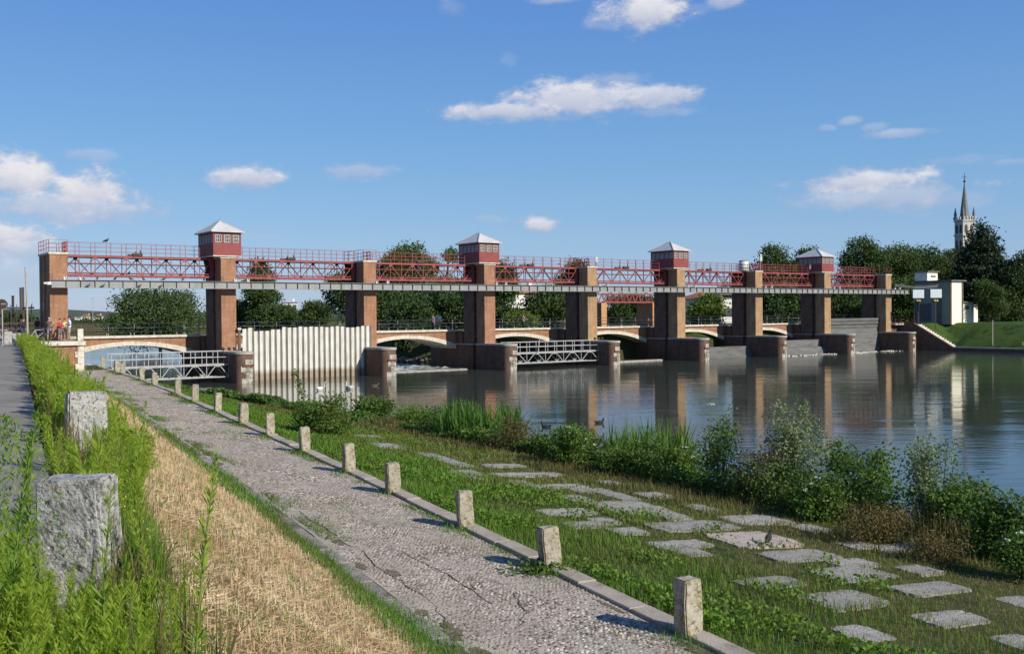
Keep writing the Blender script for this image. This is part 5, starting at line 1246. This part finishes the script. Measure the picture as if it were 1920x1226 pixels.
# ivy at the foot of the second bollard
s_, b_ = BOLP[1]; x, y = xy(s_-.15, b_-.12); t = thing('ivy_patch', 'dark green ivy creeping round the foot of the second bollard', 'plant', (x,y,float(zb(s_,b_-.2)))); n = 420
C = np.stack([rng.normal(-.05,.30,n),rng.normal(0,.16,n),np.abs(rng.normal(.06,.07,n))],-1); V, F = leafquads(C,.075,.065,rng,.5); put('leaves', npmesh('leaves',V,F), M['shrub'], t)
# ------------------------------------------------------------------ houses and church
def house(name, label, px, Y, w, d, h, rh, wall, roof, rz=0, zb_=0, wins=3, floors=2, group='houses beyond the dam'):
    t = thing(name, label, 'building', (xat(px,Y),Y,zb_), rz, group)
    put('wall', MB().box(-w/2,w/2,0,d,-3,h), M[wall], t)
    e = .5; r_ = MB().add([(-w/2-e,-e,h),(w/2+e,-e,h),(w/2+e,d+e,h),(-w/2-e,d+e,h),(-w/2+d*.4,d/2,h+rh),(w/2-d*.4,d/2,h+rh)],[(0,1,5,4),(1,2,5),(2,3,4,5),(3,0,4),(3,2,1,0)])
    rf = put('roof', r_, M[roof], t); put('chimney', MB().box(w*.2,w*.2+.6,d*.4,d*.4+.6,h+.2,h+rh+.6), M['plaster'], rf)
    for fl in range(floors):
        for k in range(wins):
            x = -w/2+w*(k+.5)/wins; z = .9+fl*2.9; f = put('window', MB().box(x-.6,x+.6,-.05,.02,z,z+1.4), M['grey_trim'], t); put('pane', MB().box(x-.5,x+.5,-.07,-.05,z+.1,z+1.3), M['glass'], f)
    return t
h_ = house('red_roof_house','white house with a red tiled roof and balcony, right of the second cabin pier',990,175,9,7,5.2,1.6,'plaster','tile',.5)
put('balcony', MB().box(-4.6,1,-1.6,0,2.6,2.9).box(-4.6,1,-1.6,-1.5,2.9,3.7), M['plaster'], h_)
house('yellow_house','pale yellow house left of the white tank pier seen above bushes',1352,190,9,7,4.2,1.4,'cream','tile',.5)
house('white_house','white house with dark windows just left of the white tank pier',1368,165,3.2,5,4.4,.9,'plaster','grey_trim',.3)
house('white_block','small white block seen over trees right of the tall narrow tree',543,330,5,5,6.0,.6,'plaster','roof',.2)
for k, (px, Y, w, lab) in enumerate(((161,800,7,'small far white house on the opposite bank, left of two'),(184,820,6,'small far pale house on the opposite bank, right of two'),(1385,300,8,'pale far house low behind the railing'))):
    house('far_house', lab, px, Y, w, 6, 3.0, 1.5, 'plaster', 'tile', .2, -.5, 2, 1)
tag(put('lamp_mast', MB().tube([(0,0,0),(0,0,9)],[.12,.07],6).box(-.9,.9,-.1,.1,9,9.2), M['galv']), 'far pale lamp mast on the opposite bank behind the first railing', 'lamp').location = (xat(174,400),400,0)
for k, (px, lab) in enumerate(((149,'far white parked van on the opposite bank, left one'),(177,'far white parked van on the opposite bank, right one'))):
    t = thing('parked_van', lab, 'van', (xat(px,640),640,-.5), .1, 'vans parked on the far bank')
    put('body', MB().xzprism([(-2.6,.4),(2.6,.4),(2.6,1.2),(1.7,1.45),(1.1,2.2),(-2.6,2.25)],-.9,.9), M['white'], t); put('windows', MB().box(-2,.9,-.92,-.9,1.35,2.0), M['glass'], t)
    for xx in (-1.7,1.7): put('wheel', MB().tube([(xx,-.95,.38),(xx,.95,.38)],.38,12), M['iron'], t)

t = thing('church_tower', 'slender church tower with a pointed spire and corner pinnacles behind the cedar', 'church', (xat(1809,250),250,0), .21)
Z = lambda py: zat(1809, py, 250)
W = 1.62; zb0 = Z(412)
tw = put('tower', MB().box(-W,W,-W,W,-2,zb0), M['church'], t)
for zz in (zb0-.5, zb0-4.0, zb0-8.2): put('cornice', MB().box(-W-.2,W+.2,-W-.2,W+.2,zz,zz+.3), M['church'], tw)
for (ax, sg) in ((0,-1),(1,-1)):
    for c in (-.75,.75):
        for (z0, z1) in ((zb0-3.4,zb0-1.4),(zb0-7.6,zb0-5.2)):
            P = [(c-.42,z0),(c+.42,z0),(c+.42,z1-.4),(c+.22,z1),(c,z1+.2),(c-.22,z1),(c-.42,z1-.4)]
            q = MB().xzprism(P, -W-.03, -W+.05)
            if ax: q.xf(Matrix.Rotation(-PI/2,4,'Z'))
            put('louvre_window', q, M['iron'], tw)
q = MB()
for k in range(5):
    for sx_ in (-1,1):
        q.box(sx_*(W+.05)-.12,sx_*(W+.05)+.12,-W+.2+k*.76,-W+.52+k*.76,zb0,zb0+.7); q.box(-W+.2+k*.76,-W+.52+k*.76,sx_*(W+.05)-.12,sx_*(W+.05)+.12,zb0,zb0+.7)
put('parapet', q, M['church'], tw)
zt = Z(341); sp = MB().tube([(0,0,zb0-.05),(0,0,zb0+.35),(0,0,zt)],[1.3,1.2,.08],8); s_o = put('spire', sp, M['spire'], t)
cr = MB(); zc = Z(325); cr.tube([(0,0,zt),(0,0,zc)],.06,5).box(-.5,.5,-.06,.06,zc-1.0,zc-.86).ball((0,0,zt+.1),.3,8,6).ball((0,0,zt+.75),.16,6,5); put('cross', cr, M['iron'], s_o)
for sx_ in (-1,1):
    for sy_ in (-1,1): put('pinnacle', MB().tube([(sx_*W*.92,sy_*W*.92,zb0),(sx_*W*.92,sy_*W*.92,zb0+1.1),(sx_*W*.92,sy_*W*.92,zb0+1.15),(sx_*W*.92,sy_*W*.92,Z(390)+.2)],[.33,.33,.42,.03],6), M['spire'], t)

# ------------------------------------------------------------------ people
SKIN = pmat('skin',(.46,.26,.18),(.40,.22,.15),6,.55,0); HAIR_D = pmat('dark_hair',(.025,.02,.016),(.04,.03,.022),9,.7,.2,50); HAIR_G = pmat('grey_hair',(.35,.33,.31),(.26,.25,.24),9,.7,.2,50)
def cloth(name, c): return bpy.data.materials.get(name) or pmat(name, c, tuple(x*.8 for x in c), 8, .9, .2, 40)
SHOE = cloth('dark_shoes',(.05,.045,.04)); EYEM = pmat('eyes',(.02,.015,.012),(.02,.015,.012),2,.2,0)
def person(label, loc, rz, h, top, bottom, hair, sleeves=.35, shorts=True, arms=('hip','down'), lean=0, seat=None, group='people on the dam', female=False, view=None):
    k = h/1.75; sh = .20 if not female else .175
    t = thing('person', label, 'person', loc, rz, group)
    V = []; E = []; Rr = []; root = {}
    def v(p, r, par=None):
        V.append(Vector(p)*k); Rr.append(r*k)
        if par is not None: E.append((par, len(V)-1))
        return len(V)-1
    pel = v((0,0,.94),.125); wa = v((0,.0,1.08),.115,pel); ch = v((0,.01,1.28),.135,wa); nb_ = v((0,.015,1.44),.085,ch); nk = v((0,-.005,1.53),.052,nb_); hd = v((0,-.02,1.62),.088,nk); ht = v((0,-.01,1.70),.078,hd)
    hands = []
    for sg, arm in ((-1,arms[0]),(1,arms[1])):
        a = v((sg*sh,.01,1.41),.062,nb_)
        if arm == 'hip': e_, w_ = (sg*.42,.10,1.19), (sg*.20,-.02,1.03)
        elif arm == 'fwd': e_, w_ = (sg*.25,-.08,1.17), (sg*.16,-.33,1.18)
        elif arm == 'up': e_, w_ = (sg*.27,-.12,1.22), (sg*.12,-.24,1.42)
        else: e_, w_ = (sg*.27,.03,1.13), (sg*.28,-.04,.88)
        ml = v(tuple((Vector((sg*sh,.01,1.41))+Vector(e_))/2),.05,a); e1 = v(e_,.04,ml); w1 = v(w_,.028,e1)
        d = (Vector(w_)-Vector(e_)).normalized(); hands.append((Vector(w_), d, sg))
        v(tuple(Vector(w_)+d*.075),.036,w1)
        lg = v((sg*.10,0,.88),.098,pel); kn = v((sg*.115,-.02,.48),.058,lg); ca = v((sg*.118,.015,.33),.055,kn); an = v((sg*.12,.015,.09),.036,ca); ft = v((sg*.135,-.13,.04),.038,an)
    nbody = len(V); kinds = list(range(nbody)); roots = [0]
    for (w_, d, sg) in hands:                                          # five separate fingers, bent
        side = d.cross(Vector((0,-1,.2))).normalized()
        for q, (o, l) in enumerate(((-.027,.062),(-.009,.075),(.009,.07),(.027,.055))):
            b0 = w_+d*.085+side*o; r0 = v(tuple(b0),.0095); roots.append(r0); m1 = v(tuple(b0+d*l*.55+Vector((0,-.006,0))),.0085,r0); v(tuple(b0+d*l*.9+Vector((0,-.028,0))),.0075,m1)
        b0 = w_+d*.045-side*.03; r0 = v(tuple(b0),.011); roots.append(r0); m1 = v(tuple(b0+d*.025-side*.028),.01,r0); v(tuple(b0+d*.055-side*.032),.009,m1)
    if lean:
        for i, p in enumerate(V):
            if p.z > .9*k: p.y -= (p.z-.9*k)*lean
    me = bpy.data.meshes.new('body'); me.from_pydata([tuple(p) for p in V], E, []); tmp = bpy.data.objects.new('body', me); COL.objects.link(tmp)
    md = tmp.modifiers.new('skin','SKIN'); tmp.modifiers.new('sub','SUBSURF').levels = 2
    for i, r in enumerate(Rr): me.skin_vertices[0].data[i].radius = (r, r)
    for i in range(len(V)): me.skin_vertices[0].data[i].use_root = i in roots
    bpy.context.view_layer.update(); ev = tmp.evaluated_get(bpy.context.evaluated_depsgraph_get()); m2 = bpy.data.meshes.new_from_object(ev)
    bpy.data.objects.remove(tmp); bo = bpy.data.objects.new('body', m2); COL.objects.link(bo); bo.parent = t
    m2.materials.clear()
    for mm in (SKIN, SHOE): m2.materials.append(mm)
    fs = [False]*len(m2.polygons)
    def shell(name, test, mat, g):                                     # clothing: faces of the body pushed outward
        bm = bmesh.new(); bm.from_mesh(m2); bm.normal_update()
        bmesh.ops.delete(bm, geom=[f for f in bm.faces if not test(f.calc_center_median()/k)], context='FACES')
        for v_ in bm.verts: v_.co += v_.normal*g*k
        me_ = bpy.data.meshes.new(name); bm.to_mesh(me_); bm.free(); o = put(name, me_, mat, t, True)
        s = o.modifiers.new('cloth','SOLIDIFY'); s.thickness = .012; return o
    mx = .60-sleeves
    shell('shirt', lambda c: .90 < c.z < 1.475 and (abs(c.x) < sh+.02 or (sleeves > 0 and c.z > 1.41-sleeves*.75 and abs(c.x) < .5)) and not (abs(c.x) > .24 and c.z < 1.41-sleeves*.75), cloth(top[0], top[1]), .012)
    zl = .50 if shorts else .10
    shell('shorts' if shorts else 'trousers', lambda c: zl < c.z < .97 and abs(c.x) < .235, cloth(bottom[0], bottom[1]), .018)
    for p in m2.polygons:
        c = p.center/k; p.material_index = 1 if c.z < .085 else 0; p.use_smooth = True
    hr = MB(); hy = -lean*.72
    hr.ball((0,.012*k+hy*k,1.695*k),(.094*k,.105*k,.085*k),10,7)
    if female: hr.ball((0,.07*k+hy*k,1.58*k),(.075*k,.05*k,.14*k),8,6)
    put('hair', hr, hair, t, True)
    fc = MB(); fy = (-.105+hy)*k
    fc.ball((-.032*k,fy,1.645*k),.011*k,6,4).ball((.032*k,fy,1.645*k),.011*k,6,4); put('eyes', fc, EYEM, t)
    ns = MB().ball((0,fy-.012*k,1.612*k),(.013*k,.02*k,.022*k),6,5).ball((-.088*k,hy*k-.01*k,1.625*k),(.014*k,.02*k,.03*k),6,4).ball((.088*k,hy*k-.01*k,1.625*k),(.014*k,.02*k,.03*k),6,4); put('nose_and_ears', ns, SKIN, t, True)
    put('mouth', MB().ball((0,fy+.004*k,1.572*k),(.024*k,.008*k,.006*k),6,4), cloth('lips',(.33,.12,.10)), t)
    return t
def onquay(px, Y): return (xat(px,Y), Y, 0.0)
person('person in grey tank top and patterned shorts, hand on hip, leftmost of the four', onquay(92,74.2), .1+PI, 1.70, ('grey_tank_top',(.12,.10,.10)), ('patterned_shorts',(.24,.22,.24)), HAIR_G, 0, True, ('hip','fwd'))
person('person in a red shirt and grey shorts standing before the brick pier', onquay(112,73.6), 1.3, 1.62, ('red_shirt',(.50,.06,.05)), ('grey_shorts',(.16,.15,.16)), HAIR_D, .3, True, ('fwd','down'))
person('person in a yellow top behind the others at the brick pier', onquay(121,75.0), .3, 1.62, ('yellow_top',(.60,.46,.16)), ('dark_trousers',(.05,.05,.07)), HAIR_D, .25, False, ('up','fwd'), female=True)
person('person in white T-shirt and pale shorts, rightmost of the four, facing left', onquay(129.5,74.0), -1.2, 1.78, ('white_shirt',(.72,.72,.74)), ('pale_green_shorts',(.33,.35,.26)), HAIR_D, .3, True, ('fwd','hip'))
person('person in dark clothes standing among the bicycles at the left', onquay(42,75.5), 1.2, 1.68, ('black_shirt',(.04,.04,.045)), ('dark_trousers',(.05,.05,.07)), HAIR_D, .35, False, ('fwd','fwd'), lean=.15)
person('person in a dark red shirt in shade by the iron cage frame', onquay(70,77), 2.6, 1.72, ('maroon_shirt',(.10,.04,.04)), ('dark_trousers',(.05,.05,.07)), HAIR_D, .35, False, ('down','down'))
def ondeck(x, y): p = dam(x, y, .035); return tuple(p)
person('person in a violet top walking on the bridge left of the second cabin pier', ondeck(35.6,6.1), ANG-1.4, 1.62, ('violet_top',(.26,.20,.42)), ('dark_trousers',(.05,.05,.07)), HAIR_D, .3, False, ('down','down'), female=True)
person('person in a white shirt walking on the bridge left of the second cabin pier', ondeck(36.6,6.4), ANG-1.5, 1.74, ('white_shirt',(.72,.72,.74)), ('pale_green_shorts',(.33,.35,.26)), HAIR_D, .3, True, ('down','fwd'))
person('person in pink and dark clothes on the bridge behind the middle footbridge', ondeck(47.0,6.3), ANG+1.5, 1.60, ('pink_top',(.50,.28,.36)), ('dark_trousers',(.05,.05,.07)), HAIR_D, .3, False, ('fwd','down'), female=True)
person('person in a blue and white top at the far right end of the bridge', ondeck(98.6,6.2), ANG-1.5, 1.72, ('blue_white_top',(.35,.42,.60)), ('dark_trousers',(.05,.05,.07)), HAIR_D, .35, False, ('down','down'))

# ------------------------------------------------------------------ bicycles
def bicycle(label, loc, rz, col, lean=.12):
    t = thing('bicycle', label, 'bicycle', loc, rz, 'bicycles parked on the quay'); t.rotation_euler = (lean,0,rz)
    fm = cloth('bike_paint_'+col[0], col[1]); ra, fa = Vector((-.52,0,.34)), Vector((.53,0,.34))
    bb, st_, hd0, hd1 = Vector((-.08,0,.28)), Vector((-.22,0,.78)), Vector((.36,0,.82)), Vector((.40,0,.66))
    f = MB()
    for a, b_ in ((bb,st_),(st_,hd0),(bb,hd1),(hd0,hd1),(bb,ra),(st_,ra)): f.tube([a,b_],.022,6)
    put('frame', f, fm, t); put('fork', MB().tube([hd0+Vector((-.02,0,.12)),hd1,fa],.02,6), fm, t)
    put('handlebar', MB().tube([(.30,-.28,.98),(.36,-.18,.98),(.34,0,.95),(.36,.18,.98),(.30,.28,.98)],.016,6), M['iron'], t)
    put('saddle', MB().ball((-.24,0,.90),(.14,.07,.035),8,5).bar(st_,(-.24,0,.9),.03), M['iron'], t)
    for c in (ra, fa):
        ty = MB(); n = 20; ty.tube([c+Vector((.325*math.cos(2*PI*i/n),0,.325*math.sin(2*PI*i/n))) for i in range(n+1)],.022,5,False); w_ = put('wheel', ty, M['iron'], t)
        sp_ = MB()
        for i in range(10): sp_.bar(c, c+Vector((.31*math.cos(2*PI*i/10),0,.31*math.sin(2*PI*i/10))),.006)
        put('spokes', sp_, M['galv'], w_)
    put('crank', MB().tube([bb+Vector((0,-.05,0)),bb+Vector((0,.05,0))],.09,10).bar(bb+Vector((-.12,-.08,-.1)),bb+Vector((.12,.08,.1)),.03), M['galv'], t)
    return t
bicycle('silver bicycle leaning by the quay railing left of the four people', (xat(72,74.5),74.5,0), .25, ('silver',(.55,.56,.57)))
bicycle('dark bicycle behind the silver one', (xat(62,75.3),75.3,0), .1, ('black',(.04,.04,.045)))
bicycle('blue bicycle near the weathered pole', (xat(34,74.8),74.8,0), -.1, ('blue',(.06,.10,.25)))
bicycle('dark red bicycle at the far left end of the row', (xat(18,75.2),75.2,0), .2, ('red',(.25,.04,.04)))
bicycle('white bicycle with a basket at the left picture edge', (xat(4,74.6),74.6,0), .0, ('white',(.6,.6,.6)))
t = thing('road_sign', 'round traffic sign seen from behind on a grey pole at the left edge', 'sign', (xat(4,62),62,0), .3)
put('pole', MB().tube([(0,.03,0),(0,.03,2.85)],.035,8), M['galv'], t); put('disc', MB().tube([(0,-.03,2.55),(0,-.005,2.55)],.30,24), M['iron'], t); put('clamp', MB().box(-.05,.24,-.055,-.03,2.53,2.58), M['galv'], t)
tag(put('tall_pole', MB().tube([(0,0,-.3),(0,0,3.0),(-.08,0,5.0)],[.07,.06,.045],8), M['pole']), 'tall thin weathered pole rising from the weeds at the left', 'pole').location = (xat(51,66),66,0)
tag(put('gauge_pole', MB().tube([(0,0,-3.4),(0,0,.35)],.07,8), M['pole']), 'pale thin pole at the water foot of the right bank lawn', 'pole').location = dam(107.0,-12.4,0)
tag(put('short_stake', MB().tube([(0,0,-3.4),(0,0,-2.3)],.06,6), M['pole']), 'short pale stake at the foot of the lawn right of the thin pole', 'stake').location = dam(107.1,-16.2,0)

# ------------------------------------------------------------------ birds
def bird(label, cat, loc, rz, s, body, head, kind='pigeon', group=None):
    t = thing('swan' if kind == 'swan' else 'duck' if kind == 'duck' else 'pigeon', label, cat, loc, rz, group)
    if kind == 'swan':
        b = MB().ball((0,0,.12),(.40,.22,.20),12,8); b.tube([(-.30,0,.2),(-.5,0,.3)],[.14,.02],8); b.tube([(.30,0,.18),(.42,0,.34),(.40,0,.52),(.36,0,.66),(.42,0,.74)],[.10,.06,.045,.045,.05],8).ball((.46,0,.75),(.075,.05,.055),8,6)
        put('body', b, body, t, True); w_ = MB()
        for sg in (-1,1): w_.ball((-.08,sg*.13,.22),(.36,.10,.16),10,6)
        put('wing', w_, body, t, True); put('beak', MB().tube([(.52,0,.745),(.64,0,.72)],[.03,.012],6), M['rust'], t); return t
    if kind == 'duck':
        b = MB().ball((0,0,.05),(.21,.11,.10),10,7).tube([(-.16,0,.08),(-.28,0,.13)],[.07,.015],6).tube([(.15,0,.09),(.20,0,.19)],[.06,.04],6)
        put('body', b, body, t, True); put('head', MB().ball((.215,0,.22),(.06,.045,.045),8,6), head, t, True); put('beak', MB().tube([(.26,0,.215),(.33,0,.205)],[.022,.012],6), M['yellow'], t); return t
    b = MB().ball((0,0,.13*s),(.14*s,.075*s,.08*s),10,7,Matrix.Rotation(-.35,3,'Y')).tube([(-.10*s,0,.10*s),(-.24*s,0,.05*s)],[.05*s,.02*s],6).tube([(.09*s,0,.17*s),(.12*s,0,.24*s)],[.05*s,.03*s],6)
    put('body', b, body, t, True); put('head', MB().ball((.135*s,0,.265*s),.036*s,8,6).tube([(.16*s,0,.262*s),(.20*s,0,.25*s)],[.012*s,.004*s],5), head, t, True)
    put('legs', MB().tube([(0,-.025*s,.07*s),(.01*s,-.025*s,0)],.007*s,4).tube([(0,.025*s,.07*s),(.01*s,.025*s,0)],.007*s,4), M['rust'], t); return t
PG = cloth('pigeon_grey',(.07,.075,.085)); PD = cloth('pigeon_dark',(.03,.032,.035)); SW = M['white']; DK = cloth('duck_brown',(.11,.08,.055))
def wpt(px, py): d = ray(px, py); k = (WATER-EYE)/d.z; p = Vector((0,0,EYE))+d*k; return (p.x, p.y, WATER-.02)
bird('white swan swimming, left and larger of the two', 'swan', wpt(601,732), .6, 1, SW, SW, 'swan', 'swans on the water').scale = (.78,)*3
bird('white swan swimming, right of the pair, nearer the ducks', 'swan', wpt(655,729), 2.6, 1, SW, SW, 'swan', 'swans on the water').scale = (.72,)*3
bird('brown duck swimming right of the two swans', 'duck', wpt(703,724), .3, 1, DK, PD, 'duck', 'ducks on the water')
bird('dark duck swimming just behind the left reed clump', 'duck', wpt(1024,801), 2.9, 1, PD, PD, 'duck', 'ducks on the water')
bird('dark duck swimming between the two reed clumps', 'duck', wpt(1124,793), .2, 1, PD, PD, 'duck', 'ducks on the water')
p, s_, b_ = gpx(1441,1020); bird('dark pigeon standing on the pinkish slab', 'pigeon', (p.x,p.y,p.z+.025), 1.0, .85, PD, PD, 'pigeon')
BL = [(.9,4.5,0),(1.95,4.5,0),(3.25,4.5,0),(4.4,4.5,0),(5.35,4.5,0),(6.9,4.5,0),(8.4,4.5,0),(10.1,4.5,0)]
BN = ['nearest the left end pier','second from the left end pier','third from the left end pier','in the left middle of the first bay','just left of the bay middle','just right of the bay middle','third before the leftmost cabin pier','nearest the leftmost cabin pier']
for k, (x, z, a) in enumerate(BL): bird('grey pigeon on top of the grey beam, '+BN[k], 'pigeon', tuple(dam(x,-.72,z+.002)), rr.uniform(0,6), 1.0, PG, PD, 'pigeon', 'pigeons on the beam')
BL2 = [(1.25,'left of four'),(2.3,'second of four'),(5.0,'third of four'),(6.6,'right of four')]
for x, lab in BL2: bird('grey pigeon on the lower ledge of the grey beam, '+lab+' there', 'pigeon', tuple(dam(x,-.83,3.932)), rr.uniform(-.6,.6), .95, PG, PD, 'pigeon', 'pigeons on the beam')
bird('dark pigeon on the top rail near the left end', 'pigeon', tuple(dam(3.2,1.62,7.51)), .3, 1.2, PD, PD, 'pigeon', 'pigeons on the walkway')
bird('dark pigeon sitting low inside the leftmost lattice walkway', 'pigeon', tuple(dam(4.9,1.65,5.0)), 1.5, 1.15, PD, PD, 'pigeon', 'pigeons on the walkway')

# ------------------------------------------------------------------ rocks and debris
def rocks():
    rng_ = random.Random(4); q = MB()
    for k in range(60):
        x = xat(742+k*1.7, 113.5); q.ball((x, 113.6+rng_.uniform(-.4,.6), -3.35+rng_.uniform(-.15,.15)), (rng_.uniform(.15,.4),rng_.uniform(.15,.4),rng_.uniform(.12,.3)), 6, 4)
    struct(put('shore_rocks', q, M['rock']), 'stuff')
    q = MB()
    for k in range(150):
        x = rng_.choice((80.5,84,88,93,96,98,101,103))+rng_.gauss(0,.9); y = -1.3-rng_.random()**2*1.8-(.9 if x < 92 else 0)*rng_.random(); s = rng_.uniform(.04,.15)
        q.ball((x,y,.02),(s*1.6,s,s*.5),5,3) if rng_.random() < .6 else q.bar((x,y,.03),(x+rng_.uniform(-.8,.8),y+rng_.uniform(-.3,.3),.05),.06)
    o = struct(put('floating_debris', q, M['drift']), 'stuff'); o.location = dam(0,0,WATER); o.rotation_euler.z = ANG
rocks()
t = tree('shore_tree','broad',772,560,90,116,-3.0,'leaning shore tree whose trunk shows under the arch with white water', group=GT, seed=77)
